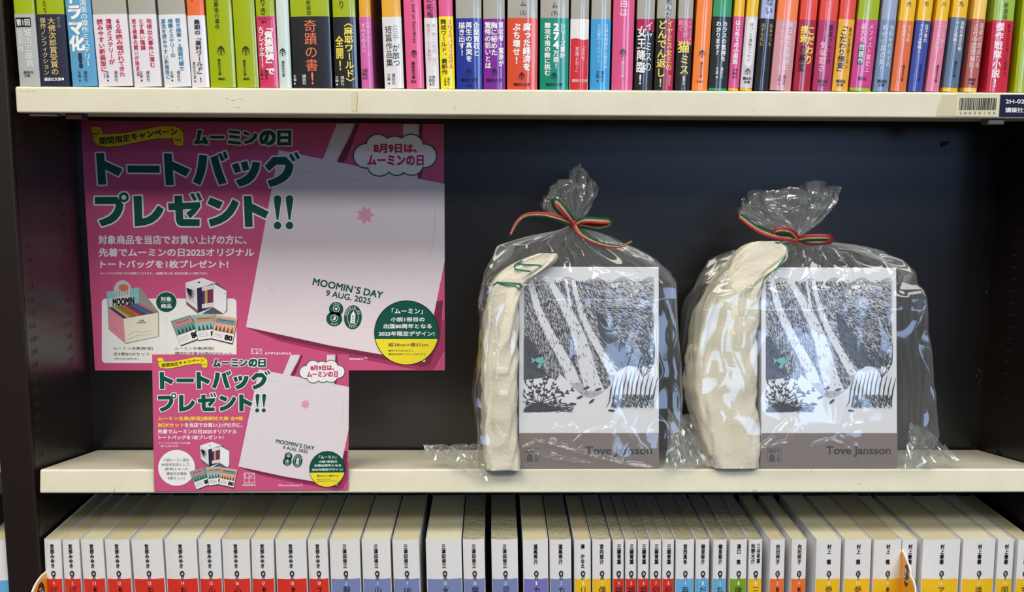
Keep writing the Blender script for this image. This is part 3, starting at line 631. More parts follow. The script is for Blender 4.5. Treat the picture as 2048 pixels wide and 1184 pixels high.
def film_mat(veil=0.10, tint=(0.96, 0.97, 0.96), name='clear_film', bscale=90, strength=0.5, rough=0.06, gloss=1.0, crease=0.0):
    m = bpy.data.materials.new(name); m.use_nodes = True; nt = m.node_tree
    nt.nodes.remove(nt.nodes['Principled BSDF']); L = nt.links
    tr = nt.nodes.new('ShaderNodeBsdfTransparent'); tr.inputs[0].default_value = (*tint, 1)
    di = nt.nodes.new('ShaderNodeBsdfDiffuse'); di.inputs[0].default_value = (0.8, 0.82, 0.82, 1)
    gl = nt.nodes.new('ShaderNodeBsdfGlossy'); gl.inputs['Roughness'].default_value = rough; gl.inputs[0].default_value = (1, 1, 1, 1)
    tc = nt.nodes.new('ShaderNodeTexCoord'); n = nt.nodes.new('ShaderNodeTexNoise'); n.inputs['Scale'].default_value = bscale; n.inputs['Detail'].default_value = 3
    n.inputs['Distortion'].default_value = 1.0
    L.new(tc.outputs['Object'], n.inputs['Vector'])
    bp = nt.nodes.new('ShaderNodeBump'); bp.inputs['Strength'].default_value = strength; bp.inputs['Distance'].default_value = 0.004
    L.new(n.outputs['Fac'], bp.inputs['Height']); nrm = bp.outputs[0]
    if crease:
        vo = nt.nodes.new('ShaderNodeTexVoronoi'); vo.feature = 'DISTANCE_TO_EDGE'; vo.inputs['Scale'].default_value = crease
        wv = nt.nodes.new('ShaderNodeTexNoise'); wv.inputs['Scale'].default_value = 18; ad = nt.nodes.new('ShaderNodeVectorMath'); ad.operation = 'MULTIPLY_ADD'
        ad.inputs[1].default_value = (0.05, 0.05, 0.05); L.new(tc.outputs['Object'], wv.inputs['Vector']); L.new(wv.outputs['Color'], ad.inputs[0]); L.new(tc.outputs['Object'], ad.inputs[2])
        L.new(ad.outputs[0], vo.inputs['Vector'])
        mr = nt.nodes.new('ShaderNodeMapRange'); mr.inputs[1].default_value = 0.0; mr.inputs[2].default_value = 0.05; L.new(vo.outputs['Distance'], mr.inputs[0])
        b2 = nt.nodes.new('ShaderNodeBump'); b2.inputs['Strength'].default_value = 0.8; b2.inputs['Distance'].default_value = 0.0012; b2.invert = True
        L.new(mr.outputs[0], b2.inputs['Height']); L.new(nrm, b2.inputs['Normal']); nrm = b2.outputs[0]
    L.new(nrm, gl.inputs['Normal']); L.new(nrm, di.inputs['Normal'])
    lw = nt.nodes.new('ShaderNodeLayerWeight'); lw.inputs[0].default_value = 0.5; L.new(nrm, lw.inputs['Normal'])
    pw = nt.nodes.new('ShaderNodeMath'); pw.operation = 'POWER'; pw.inputs[1].default_value = 3.0; L.new(lw.outputs['Facing'], pw.inputs[0])
    mu = nt.nodes.new('ShaderNodeMath'); mu.operation = 'MULTIPLY_ADD'; mu.inputs[1].default_value = 0.55*gloss; mu.inputs[2].default_value = 0.042*gloss; L.new(pw.outputs[0], mu.inputs[0])
    m1 = nt.nodes.new('ShaderNodeMixShader'); m1.inputs[0].default_value = veil; L.new(tr.outputs[0], m1.inputs[1]); L.new(di.outputs[0], m1.inputs[2])
    m2 = nt.nodes.new('ShaderNodeMixShader'); L.new(mu.outputs[0], m2.inputs[0]); L.new(m1.outputs[0], m2.inputs[1]); L.new(gl.outputs[0], m2.inputs[2])
    L.new(m2.outputs[0], nt.nodes['Material Output'].inputs[0]); return m
M_WRAP = film_mat(0.08, (0.90, 0.90, 0.86), 'shrink_film', 160, 0.5, 0.18, 1.3)
PAGES = [mat(c, 0.85, key='lp%d' % k, bump=0.6, bscale=60, bstretch=(1, 1, 1), vary=0.07) for k, c in enumerate(((206, 200, 168), (198, 192, 160), (210, 206, 180), (190, 180, 146)))]
random.seed(11)
YL = 0.0012
for i, (rg, a0, a1, b0, b1, ck, author, mk_, num, vol, title, wrap) in enumerate(LOW):
    x0, sc = LS[rg]; P0 = (0, YL, H)
    A = un(x0+a0/sc, 1079, P0); B = un(x0+a1/sc, 1079, P0); Cc = un(x0+b0/sc, 1184, P0); D = un(x0+b1/sc, 1184, P0)
    w = (B.x-A.x)*0.6+(D.x-Cc.x)*0.4-0.0004
    ct = (A+B)/2; cb = (Cc+D)/2
    lean = math.atan2(ct.x-cb.x, ct.z-cb.z)
    lean = max(-0.02, min(0.02, lean))
    h = (A.z+B.z)/2-ZL-0.0004; zb = ZL+abs(math.sin(lean))*w/2+0.0001; h = (h-abs(math.sin(lean))*w/2)/math.cos(lean)
    X = ct.x-math.tan(lean)*h
    cn, cc = CC[ck]
    if i < 21: pos = ORD[i]+' from the left end'
    else: pos = ORD[40-i]+' from the right end'
    lab = '%s paperback with %s lower spine, lower row, %s' % ('shrink-wrapped white' if wrap else 'white', cn, pos)
    if i == len(LOW)-1: lab = 'white and yellow paperback cut by the right edge of the photo, lower row'
    cov = mat(WHT, 0.42, coat=0.15, key='wj')
    yaw = 0.0
    t = make_book('paperback', lab, 'book', 'paperbacks standing on the lower shelf', (X, YL, zb), lean, yaw, w, cov, bulge=0.0013, page_m=PAGES[random.randrange(4)], h=h, d=0.104+random.uniform(-.001, .001))
    pxc = x0+(a0+a1)/2/sc
    cz = math.cos(lean)
    def fz(y, px=pxc, zb=zb, cz=cz): return (un(px, y, (0, YL, H)).z-zb)/cz
    # coloured lower half of the jacket, on the spine
    n = 12; v = []; f = []
    zt = fz(1158)
    for k in range(n+1):
        u = (-1+2*k/n)*0.965; yy = spine_y(u, 0.0013)-0.00005
        v += [(u*w/2, yy, 0.001), (u*w/2, yy, zt)]
    f = [(2*k, 2*k+2, 2*k+3, 2*k+1) for k in range(n)]
    mk('spine_panel', v, f, mat(cc, 0.4, coat=0.2, key='lp'), t, smooth=True)['label'] = '%s lower part of the spine' % cn
    S = 5.12
    q = 26/ w/2780*2/S*2.0
    its = []
    wide = 46
    if '/' in author:
        l, r = author.split('/'); its += [(l, .3, 118*S*1.0+0, 0, 'k', 0, 0)][:0]
        its += [(l, .28, 1087*S, 1128*S, 'k', 44, .035), (r, .70, 1087*S, 1127*S, 'k', 44, .035)]
    else:
        y1 = 1087+len(author)*9.9 if len(author) > 4 else 1087+len(author)*10.4
        its.append((author, .5 if w > .009 else .55, 1088*S, y1*S, 'k', wide, .04))
    its += [('*d', .52, 1147.3*S, 0, 'k', 51, 0), (mk_, .52, 1143.4*S, 1151.0*S, 'w', 30, .02)]
    its += [('h'+num, .52, 1153.2*S, 1160*S-8, 'k', 36 if len(num) > 1 else 17, .02)]
    its += [('h'+vol, .52, 1163*S, 1169.5*S, 'w', 30 if len(vol) > 1 else 14, .015)]
    small = title in ('新', '新装')
    if small: its.append((title+('' if len(title) > 1 else '装'), .55, 1174*S, 1194*S, 'k', 44, .02))
    else: its.append((title, .53, 1172*S, 1191*S, 'k', 86, .0))
    its = [(s, u, z0, z1, c, min(sz, w*2780*S*0.93), off) for s, u, z0, z1, c, sz, off in its]
    spine_print(t, w, 0.00007, 0.0013, its, fz, S, 0)
    if wrap:
        nx, ny = 10, 40; v = []; ph = random.uniform(0, 9)
        for a in range(nx+1):
            for b in range(ny+1):
                x = (-1+2*a/nx); yv = b/ny
                fx = x; 
                rad = math.sin(14*math.atan2(yv*1.6+0.05, fx*0.55)+ph)*math.exp(-yv*5)*1.0
                rip = math.sin(60*yv+ph+4*x*x+3*noise.noise(Vector((x*2, yv*6, ph))))*math.exp(-((yv-0.45)/0.28)**2)
                z = h+0.0004+0.00045*(rad+0.8*rip)*(1-x**4)+0.0003*noise.noise(Vector((x*3, yv*20, ph)))
                v.append((x*(w/2-0.0001), 0.0006+0.0013*x*x+yv*0.1, z))
        f = [(a*(ny+1)+b, (a+1)*(ny+1)+b, (a+1)*(ny+1)+b+1, a*(ny+1)+b+1) for a in range(nx) for b in range(ny)]
        mk('shrink_wrap', v, f, M_WRAP, t, smooth=True)['label'] = 'wrinkled clear film over the page tops'
# sliver of a book in the neighbouring bay
pA = un(12.5, 1080, (0, YL, H))
for k, (dx, c, lab) in enumerate(((0.0, (104, 172, 218), 'white and sky blue paperback seen past the left post, at the photo edge'),)):
    w = 0.019; hh = pA.z-ZL-0.0003
    t = make_book('paperback', lab, 'book', None, (pA.x-w/2-dx, YL, ZL+0.0001), 0.0, 0.0, w, mat(WHT, 0.42, coat=0.15, key='wj'), bulge=0.0013, page_m=PAGES[0], h=hh)
    box('spine_panel', -w/2+0.0004, w/2-0.0004, -0.00015, 0.0012, 0.001, un(8, 1161, (0, YL, H)).z-ZL, mat(c, 0.4, coat=0.2, key='lp'), t)
# index dividers: yellow boards standing between books and reaching out over the edge
def divider(px, pts, label, colr, oval, sg):
    X = un(px, 1160, (0, 0, H)).x
    P = [un(x, y, (X, 0, H), (1, 0, 0)) for x, y in pts]
    P = [(p.y, p.z) for p in P]
    P = [(0.09, P[0][1])] + P + [(P[-1][0], ZL+0.0005), (0.09, ZL+0.0005)]
    t = thing('index_divider', label, 'divider', (X, 0, ZL), (0, 0, 0), 'index dividers in the lower row')
    def plate(name, poly, xa, xb, m):
        v = [(xa, a, b-ZL) for a, b in poly]+[(xb, a, b-ZL) for a, b in poly]; n = len(poly)
        f = [tuple(range(n)), tuple(range(2*n-1, n-1, -1))]+[(i, n+i, n+(i+1) % n, (i+1) % n) for i in range(n)]
        return mk(name, v, f, m, t)
    plate('board', P, -0.0005, 0.0005, mat((240, 236, 228), 0.5))
    cy = sum(p[0] for p in P)/len(P)
    sc_ = lambda p, k: (0.03+(p[0]-0.03)*k, p[1]-0.0012)
    plate('printed_face', [sc_(p, 0.975) for p in P], sg*0.00045, sg*0.00065, mat(colr, 0.4, coat=0.3, key='div'))
    o0 = un(oval[0], oval[1], (X, 0, H), (1, 0, 0))
    pr = Print(lambda x, y, l: (sg*(0.00066+0.00006*l), o0.y+sg*x*0.001, o0.z-ZL-y*0.001))
    pr.ell(0, 0, oval[2], oval[3], mat((70, 30, 24), 0.5), 1)
    vs, fs_ = glyph('む' if sg < 0 else 'み')
    k = oval[3]*1.35
    pr.raw([((q[0]-.5)*k, -(q[1]-.36)*k) for q in vs], fs_, mat((240, 238, 225), 0.5), 2)
    pr.build('kana_mark', t, space='local')
divider(1803.5, [(1804, 1099), (1809, 1106), (1816, 1124), (1821.5, 1140), (1822, 1152), (1827, 1160), (1831, 1172), (1832, 1184)],
        'orange index divider board with a dark oval kana mark, right part of the lower row', (244, 168, 40), (1814.5, 1151, 4.6, 9.0), -1)
divider(89.5, [(90, 1144), (84, 1149), (76, 1159), (69, 1171), (63.5, 1184), (62, 1190)],
        'yellow index divider board in front of the left side panel, lower row', (246, 184, 50), (80, 1186, 6.5, 8.0), 1)
# ------------------------------------------------------------------ the two posters
LQ = [(161.1, 240.7), (887.7, 248.0), (890.0, 740.7), (190.0, 740.9)]        # large sheet, corners
SQ = [(304.0, 709.0), (697.8, 709.0), (696.6, 980.0), (308.4, 983.0)]        # small sheet, corners
L2S = homog(LQ, SQ)
def pm(rgb): return mat(rgb, 0.42, coat=0.08, key='paperprint', spec=0.35)
PPINK = pm((202, 86, 130)); PGREEN = pm((16, 82, 70)); PWHITE = pm((240, 238, 238)); PBAG = pm((226, 216, 222)); PBAG2 = pm((206, 194, 202)); PSHD = pm((122, 44, 74)); PSHD2 = pm((160, 58, 98))
PYEL = pm((240, 222, 48)); PDK = pm((28, 30, 34)); PCRIM = pm((196, 40, 98)); PSTAR = pm((222, 160, 186)); PDARK2 = pm((70, 66, 66)); PGOLD = pm((250, 214, 60))
def Z5(x, y, ox, oy, k=5.12): return (ox+x/k, oy+y/k)
def fit(pr, t, x0, y0, x1, y1, m, ox, oy, k, off=0.0, layer=4): pr.text(t, ox+x0/k, oy+y0/k, ox+x1/k, oy+y1/k, m, off, layer)
def headline(pr):
    """the two headline rows and the small one above, drawn stroke by stroke"""
    A = lambda pts, dx=0, dy=0: [Z5(x+dx, y+dy, 150, 230) for x, y in pts]
    B = lambda pts: [Z5(x, y, 500, 230) for x, y in pts]
    to = [(215, 390), (298, 390), (303, 470), (487, 553), (443, 627), (309, 557), (320, 712), (237, 714)]
    S = [A(to), A([(537, 517), (866, 519), (868, 593), (540, 588)]), A(to, 693, 4),
         A([(1272, 405), (1354, 417), (1348, 500), (1330, 590), (1305, 660), (1280, 718), (1206, 683), (1238, 610), (1258, 520)]),
         A([(1385, 435), (1462, 408), (1480, 490), (1512, 590), (1553, 695), (1475, 715), (1430, 600)]), A([(1462, 400), (1498, 390), (1535, 462), (1498, 474)]), A([(1512, 384), (1544, 372), (1568, 440), (1532, 450)]),
         A([(1604, 510), (1670, 488), (1702, 575), (1640, 597)]), A([(1697, 488), (1762, 470), (1785, 555), (1722, 577)]),
         A([(1818, 478), (1898, 487), (1888, 545), (1868, 600), (1835, 655), (1785, 698), (1735, 720), (1685, 735), (1645, 672), (1705, 648), (1755, 615), (1790, 570), (1810, 525)]),
         B([(235, 428), (370, 428), (445, 512), (440, 560), (418, 615), (380, 660), (330, 695), (270, 720), (205, 738), (178, 672), (235, 655), (290, 628), (335, 590), (355, 550), (365, 510), (272, 508), (195, 575), (150, 520)]),
         B([(398, 408), (428, 395), (468, 462), (435, 478)]), B([(448, 388), (480, 378), (515, 440), (485, 455)]),
         A([(203, 840), (430, 838), (497, 918), (490, 970), (465, 1025), (425, 1075), (370, 1110), (275, 1142), (242, 1080), (300, 1060), (350, 1035), (390, 995), (412, 950), (418, 912), (203, 912)]),
         A([(598, 830), (683, 828), (690, 1060), (735, 1048), (780, 1020), (815, 980), (850, 925), (910, 965), (880, 1025), (840, 1070), (790, 1105), (720, 1130), (612, 1142)]),
         A([(952, 905), (1020, 903), (1017, 828), (1095, 826), (1100, 900), (1280, 893), (1283, 940), (1240, 1000), (1180, 1058), (1138, 1005), (1195, 962), (1105, 968), (1108, 1065), (1278, 1068), (1276, 1138), (1085, 1138), (1050, 1120), (1032, 1075), (1028, 975), (958, 975)]),
         A([(1180, 812), (1210, 800), (1248, 865), (1215, 880)]), A([(1238, 805), (1268, 795), (1302, 868), (1275, 880)]),
         A([(1385, 842), (1515, 893), (1478, 965), (1355, 908)]), A([(1615, 862), (1678, 898), (1655, 955), (1615, 1020), (1560, 1072), (1490, 1112), (1390, 1145), (1368, 1072), (1440, 1050), (1500, 1020), (1550, 975), (1590, 915)]),
         A([(1728, 830), (1805, 830), (1812, 905), (1985, 990), (1950, 1060), (1815, 995), (1820, 1145), (1740, 1147)])]
    T = [A([(1258, 153), (1303, 157), (1275, 262), (1310, 258), (1295, 235), (1335, 215), (1370, 290), (1335, 305), (1325, 290), (1222, 300), (1218, 262), (1238, 262)]), A([(1383, 212), (1530, 212), (1530, 242), (1383, 242)]),
         A([(1575, 155), (1690, 165), (1688, 195), (1572, 183)]), A([(1580, 205), (1688, 215), (1686, 243), (1578, 232)]), A([(1565, 260), (1700, 275), (1698, 305), (1562, 290)]),
         A([(1730, 165), (1790, 188), (1775, 215), (1718, 190)]), A([(1840, 180), (1872, 200), (1855, 240), (1815, 278), (1740, 300), (1728, 268), (1780, 252), (1815, 225)]), B([(278, 157), (425, 157), (425, 312), (278, 312)])]
    def rim(pts, w, ly):
        pr.poly(pts[::-1], PWHITE, ly); n = len(pts)
        for i in range(n):
            pr.line([pts[i], pts[(i+1) % n]], 2*w, PWHITE, ly+0.03+0.012*(i % 2)); pr.ell(pts[i][0], pts[i][1], w, w, PWHITE, ly+0.06, 14)
    for k, pts in enumerate(S): rim(pts, 3.1, 5+0.07*k)
    cr = Z5(500, 843, 150, 230); pr.ell(cr[0], cr[1], 13.2, 13.2, PWHITE, 6.6, 36)
    for k, pts in enumerate(T): rim(pts, 2.5, 5+0.07*k)
    pr.text('の', 520.5, 262.5, 549.5, 289, PWHITE, .16, 6.3); pr.text('の', 520.5, 262.5, 549.5, 289, PGREEN, .055, 7.3)
    for k, pts in enumerate(S+T): pr.poly(pts[::-1], PGREEN, 7.9+0.02*k)
    pr.ell(cr[0], cr[1], 9.9, 9.9, PGREEN, 8.7, 36); pr.ell(cr[0], cr[1], 4.9, 4.9, PWHITE, 8.8, 24)
    for y0, y1 in ((187, 217), (247, 277)): pr.poly(B([(312, y0), (312, y1), (390, y1), (390, y0)]), PWHITE, 8.8)
def booklets(pr, T, l0=0):
    """three little generic paperbacks, fanned; T maps the large sheet's zoom units"""
    for q, c, c2 in ((((985, 572), (1180, 512), (1292, 742), (1082, 822)), (112, 160, 150), (206, 130, 140)), (((1205, 512), (1438, 500), (1478, 735), (1262, 770)), (146, 192, 192), (205, 150, 120)), (((1440, 512), (1666, 545), (1610, 800), (1400, 752)), (226, 176, 146), (120, 150, 160))):
        H_ = homog([(0, 0), (1, 0), (1, 1), (0, 1)], q)
        g = lambda a, b: T(*H_(a, b))
        l0 += 5
        pr.poly([g(-.02, .0), g(-.01, 1.04), g(1.03, 1.05), g(1.02, 0.0)], PDARK2, l0); pr.poly([g(0, 0), g(0, 1), g(1, 1), g(1, 0)], PWHITE, l0+1)
        pr.poly([g(0, 0), g(0, .64), g(1, .64), g(1, 0)], pm(c), l0+2)
        pr.poly([g(.05, .1), g(.05, .3), g(.95, .3), g(.95, .1)], pm(c2), l0+3)
        for k in range(5):
            a = .08+k*.18; pr.poly([g(a, .62), g(a+.14, .62), g(a+.07, .36)], pm(tuple(int(v*.45) for v in c)), l0+4)
        pr.line([g(.15, .16), g(.85, .16)], .9, PDK, l0+4)
        for k in range(3): pr.line([g(.06, .74+k*.07), g(.5, .74+k*.07)], .5, PDK, l0+4)
        a, b, cc = g(.62, .92), g(.95, .92), g(.62, .72); pr.text3('80', a, b, cc, PDK, .05, l0+4)
def openbox(pr, T, l0=4):
    P = lambda pts, c, l=0: pr.poly([T(*p) for p in pts], pm(c), l0+l)
    P([(1130, 190), (1140, 405), (1260, 500), (1520, 505), (1560, 470), (1560, 262), (1440, 178), (1300, 125)], (96, 88, 92), 0)
    P([(1128, 183), (1247, 240), (1440, 182), (1300, 130)], (236, 234, 238), 1)
    P([(1130, 185), (1143, 402), (1256, 492), (1247, 240)], (226, 224, 228), 1)
    P([(1141, 372), (1143, 402), (1256, 492), (1254, 462)], (120, 104, 88), 2)
    for k in range(7):
        y = 232+k*18; P([(1136, y), (1150+k*9, y+30), (1236, y+44+k*3), (1180, y+14)], (40, 38, 42), 2)
    P([(1247, 240), (1256, 492), (1418, 430), (1415, 190)], (52, 40, 66), 1)
    cols = ((60, 50, 100), (90, 60, 110), (196, 150, 90), (210, 170, 100), (120, 60, 60), (96, 60, 120), (130, 50, 60), (150, 60, 66))
    for k, c in enumerate(cols):
        a = 1300+k*14.5; b = a+12.5; f = (a-1247)/171
        P([(a, 224-k*3), (a, 446-k*2), (b, 443-k*2), (b, 221-k*3)], c, 2); P([(a, 224-k*3), (a, 268-k*3), (b, 265-k*3), (b, 221-k*3)], (232, 230, 230), 3); P([(a, 400-k*2), (a, 446-k*2), (b, 443-k*2), (b, 397-k*2)], (232, 230, 230), 3)
    P([(1418, 190), (1416, 432), (1522, 500), (1550, 462), (1552, 265)], (238, 236, 240), 3)
    P([(1256, 492), (1290, 505), (1400, 440), (1418, 430)], (220, 218, 224), 2)
    pr.ell(*T(1268, 178), 2.6*openbox.k, 1.5*openbox.k, PDK, l0+2, 12); pr.ell(*T(1535, 292), .8*openbox.k, 1.6*openbox.k, PGREEN, l0+4, 10)
def shared_art(parent, fn, small):
    """everything both sheets carry, in the pixel frame of the large sheet"""
    V1 = lambda x, y: Z5(x, y, 150, 230); V2 = lambda x, y: Z5(x, y, 500, 230); V4 = lambda x, y: Z5(x, y, 500, 400); V5 = lambda x, y: Z5(x, y, 480, 560, 4.871)
    # cloth bag picture
    pr = Print(fn)
    sh = [(500, 657), (560, 676), (700, 704), (850, 733), (862, 726), (880, 700), (889.6, 640), (889.2, 523), (850, 600)]
    pr.poly([(494, 656), (560, 683), (700, 714), (846, 742), (868, 738), (889.4, 700), (889, 640), (700, 640)], PSHD2, 1)
    pr.poly([(496, 656), (560, 678), (700, 707), (848, 734), (860, 728), (880, 680), (886, 600), (700, 640)], PSHD, 2)
    for q in ([(709, 247.4), (719, 247.6), (712, 268), (692, 320), (679, 330), (673, 325)], [(838, 249), (846, 249), (845, 330), (843, 356), (836, 357)]): pr.poly(q, PSHD, 1)
    pr.poly([(557.6, 300), (889.0, 368), (889.4, 523), (868, 628), (850, 724), (660, 691), (492, 654)], PBAG, 3)
    pr.poly([(673.8, 247.2), (645.5, 319), (673, 325), (676, 318), (702, 268), (709.5, 247.3)], PBAG, 4)
    pr.line([(707.6, 247.6), (700, 267), (675.5, 317)], .5, PDARK2, 5); pr.line([(674, 318), (671.5, 324)], .5, PDARK2, 5)
    pr.poly([(806.6, 248.3), (806, 362), (835, 368), (838, 248.8)], PBAG, 4); pr.line([(836, 249), (834.5, 356)], .5, PDARK2, 5)
    for a, b, w_ in (((560, 332), (640, 348), 5), ((660, 350), (760, 366), 4), ((560, 380), (555, 470), 4), ((870, 400), (860, 520), 5), ((620, 620), (740, 655), 4), ((520, 560), (560, 600), 4)):
        mx_ = ((a[0]+b[0])/2+4, (a[1]+b[1])/2+3); pr.line([a, mx_, b], [0.3, w_, 0.3], pm((216, 206, 213)), 4)
    pr.build('bag_picture', parent, 'printed picture of a pale cloth bag')
    # pink star and the lettering on the bag
    pr = Print(fn)
    c = V2(1180, 1025); st = []
    for k in range(14):
        a = math.radians(-104+k*180/7); r = (18.5 if k % 2 == 0 else 11.5); st.append((c[0]+r*math.cos(a), c[1]+r*math.sin(a)))
    pr.poly(st[::-1], PSTAR, 6)
    pr.build('pink_star', parent); pr = Print(fn)
    pr.text3("MOOMIN´S DAY", V4(640, 868), V4(1350, 1010), V4(655, 800), PGREEN, .035, 6)
    pr.text3("9 AUG. 2025", V4(775, 980), V4(1230, 1066), V4(785, 922), PGREEN, .03, 6)
    pr.build('bag_lettering', parent, 'green lettering and pink star'); pr = Print(fn)
    for cx, cy, rx, ry in ((937, 285, 70, 71), (918, 378, 78, 74)): p = V5(cx, cy); pr.ell(p[0], p[1], rx/4.871, ry/4.871, PGREEN, 6, 40)
    p0 = V5(1100, 364); pr.ell(p0[0], p0[1], 87/4.871, 118/4.871, PGREEN, 6, 48, 4)
    for cx, cy, r in ((937, 280, 33), (918, 372, 36)):
        p = V5(cx, cy); pr.ell(p[0], p[1], r/4.871, r/4.871, PWHITE, 7, 30); pr.ell(p[0], p[1], (r-5)/4.871, (r-5)/4.871, PGREEN, 8, 30)
    p = V5(937, 282); pr.poly([(p[0], p[1]+3.2), (p[0]+3.2, p[1]-.6), (p[0]+2.6, p[1]-2.6), (p[0]+1.2, p[1]-2.8), (p[0], p[1]-1.4), (p[0]-1.2, p[1]-2.8), (p[0]-2.6, p[1]-2.6), (p[0]-3.2, p[1]-.6)], PWHITE, 9)
    p = V5(916, 372); pr.ell(p[0]+.6, p[1], 3.0, 4.4, PWHITE, 9, 20, 20); pr.ell(p[0]-1.2, p[1]-1, 1.3, 2.2, PGREEN, 10, 14)
    pr.ell(p0[0], p0[1], 55/4.871, 84/4.871, PWHITE, 7, 40, 4); pr.ell(p0[0], p0[1], 51/4.871, 79/4.871, PGREEN, 8, 40, 4)
    tw = lambda x, y: V5(x, y)
    pr.poly([tw(1080, 345), tw(1074, 420), tw(1118, 428), tw(1124, 345)], PWHITE, 9); pr.poly([tw(1076, 343), tw(1128, 343), tw(1106, 300)], PWHITE, 9)
    for yy in (360, 385, 408): q = tw(1100, yy); pr.ell(q[0], q[1], 1.2, 1.8, PGREEN, 10, 12)
    def arc(cx, cy, rx, ry, a0, a1): return [(V5(cx, cy)[0]+rx/4.871*math.cos(math.radians(a0+(a1-a0)*k/12)), V5(cx, cy)[1]+ry/4.871*math.sin(math.radians(a0+(a1-a0)*k/12))) for k in range(13)]
    pr.path('1945', arc(937, 283, 50, 52, -135, -45), 4.4, 4.4, PWHITE, .03, 9); pr.path('2025', arc(918, 376, 56, 54, 130, 50), 4.4, 4.4, PWHITE, .03, 9)
    pr.path('MOOMIN 80', arc(1100, 364, 71, 100, -170, -15), 4.6, 4.6, PWHITE, .03, 9); pr.path('©MC™', arc(1100, 364, 70, 98, 125, 60), 3.6, 3.6, PWHITE, .02, 9)
    pr.build('number_emblem', parent, 'green 80 emblem with ring texts')
    # yellow ribbon banner
    pr = Print(fn)
    top = [V1(*p) for p in ((185, 182), (300, 196), (480, 188), (700, 148), (880, 112), (1030, 116), (1085, 145), (1112, 190))]
    bot = [V1(*p) for p in ((1112, 262), (1000, 238), (850, 240), (650, 275), (450, 318), (330, 326), (240, 315), (185, 270))]
    o = lambda pts, k: [(p[0], p[1]+k) for p in pts]
    curlL = [V1(*p) for p in ((160, 128), (200, 116), (262, 124), (292, 190), (230, 196), (185, 195), (168, 165))]
    curlR = [V1(*p) for p in ((1000, 240), (1010, 300), (1050, 318), (1105, 316), (1116, 262), (1060, 262))]
    for pts in (curlL, curlR, top+bot):
        cx_ = sum(p[0] for p in pts)/len(pts); cy_ = sum(p[1] for p in pts)/len(pts)
        n = len(pts); L = pts+[pts[0], pts[1]]; pr.line(L, 2.0, PDK, 7)
    pr.poly(curlL, PYEL, 8); pr.poly(curlR, PYEL, 8); pr.poly(top+bot, PYEL, 8)
    for x0, x1 in ((190, 240), (1070, 1112)):
        for k in range(6): pr.line([V1(x0, 205+k*15), V1(x0+(x1-x0)*(.9-k*.1), 214+k*15)], .45, PDK, 9)
    for a, b in (((215, 160), (262, 165)), ((1045, 262), (1050, 300)), ((1010, 268), (1060, 258))): pr.line([V1(*a), V1(*b)], .6, PDK, 9)
    pr.path('期間限定キャンペーン', [V1(*p) for p in ((245, 268), (330, 262), (470, 250), (650, 215), (820, 185), (960, 172), (1050, 172))], 16.2, 15.5, PDK, .035, 9)
    pr.build('ribbon_banner', parent, 'yellow printed ribbon banner')
    # headline
    pr = Print(fn)
    headline(pr)
    for x in (555, 579):
        for k, m_, ly in ((1.9, PWHITE, 9), (0, PGREEN, 10)):
            pr.poly([(x-7.6-k, 398), (x-6.4-k, 393-k), (x, 390-k), (x+6.4+k, 393-k), (x+7.6+k, 398), (x+6.4+k, 408), (x+1.6+k, 440+k), (x-1.6-k, 440+k), (x-6.4-k, 408)][::-1], m_, ly); pr.ell(x, 451, 7.6+k, 7.6+k, m_, ly, 24)
    pr.build('headline_lettering', parent, 'large green headline with white outline')
    # cloud
    pr = Print(fn)
    lob = [(1190, 418, 138, 132), (1310, 318, 130, 128), (1480, 318, 130, 108), (1648, 318, 135, 128), (1785, 418, 132, 128), (1325, 515, 130, 118), (1500, 520, 110, 105), (1655, 512, 125, 112), (1485, 415, 330, 150)]
    for k, m_, ly in ((0, PGREEN, 11), (-13, PWHITE, 12)):
        for j, (cx, cy, rx, ry) in enumerate(lob): p = V2(cx, cy); pr.ell(p[0], p[1], (rx+k)/5.12, (ry+k)/5.12, m_, ly+0.06*j, 36)
    fit(pr, '8月9日は、', 1270, 298, 1705, 385, PCRIM, 500, 230, 5.12, .045, 14); fit(pr, 'ムーミンの日', 1205, 415, 1775, 515, PCRIM, 500, 230, 5.12, .045, 14)
    pr.build('cloud_bubble', parent, 'white cloud bubble with pink lettering')
    # round badge
    pr = Print(fn)
    cx, cy, r = 813, 665.6, 64.8
    pr.ell(cx, cy, r, r, PDK, 11, 64); pr.ell(cx, cy, r-1.6, r-1.6, PGREEN, 12, 64)
    a0 = math.degrees(math.asin((678.2-cy)/(r-1.6))); pr.ell(cx, cy, r-1.6, r-1.6, PYEL, 13, 48, 0, a0, 180-a0)
    for t, a, b, c_, d in (('「ムーミン」', 1480, 275, 1780, 330), ('小説1冊目の', 1470, 362, 1797, 405), ('出版80周年となる', 1400, 428, 1866, 472), ('2025年限定デザイン!', 1352, 500, 1893, 545)): fit(pr, t, a, b, c_, d, PWHITE, 480, 560, 4.871, .03, 14)
    fit(pr, '縦38cm×横37cm', 1445, 612, 1832, 650, PDARK2, 480, 560, 4.871, .02, 14)
    fit(pr, '●持ち手は含みません。', 1448, 680, 1695, 698, PDARK2, 480, 560, 4.871, .02, 14); fit(pr, '●絵柄は変更になることがあります。', 1448, 713, 1815, 732, PDARK2, 480, 560, 4.871, .02, 14)
    pr.build('round_badge', parent, 'green and yellow round badge with size text')
def kmark(pr, x0, y0, x1, y1, m, layer=6, w=1.0):
    cxm = x0+(x1-x0)*.46; ym = y0+(y1-y0)*.52
    for a in ([(x0, y0), (x1, y0), (x1, y1), (x0, y1), (x0, y0-w/2)], [(cxm, y0), (cxm, y1)], [(x0, ym), (x1, ym)], [(x1, y0), (cxm, ym)], [(x0, y0), (x0+(cxm-x0)*.45, ym)]): pr.line(a, w, m, layer)
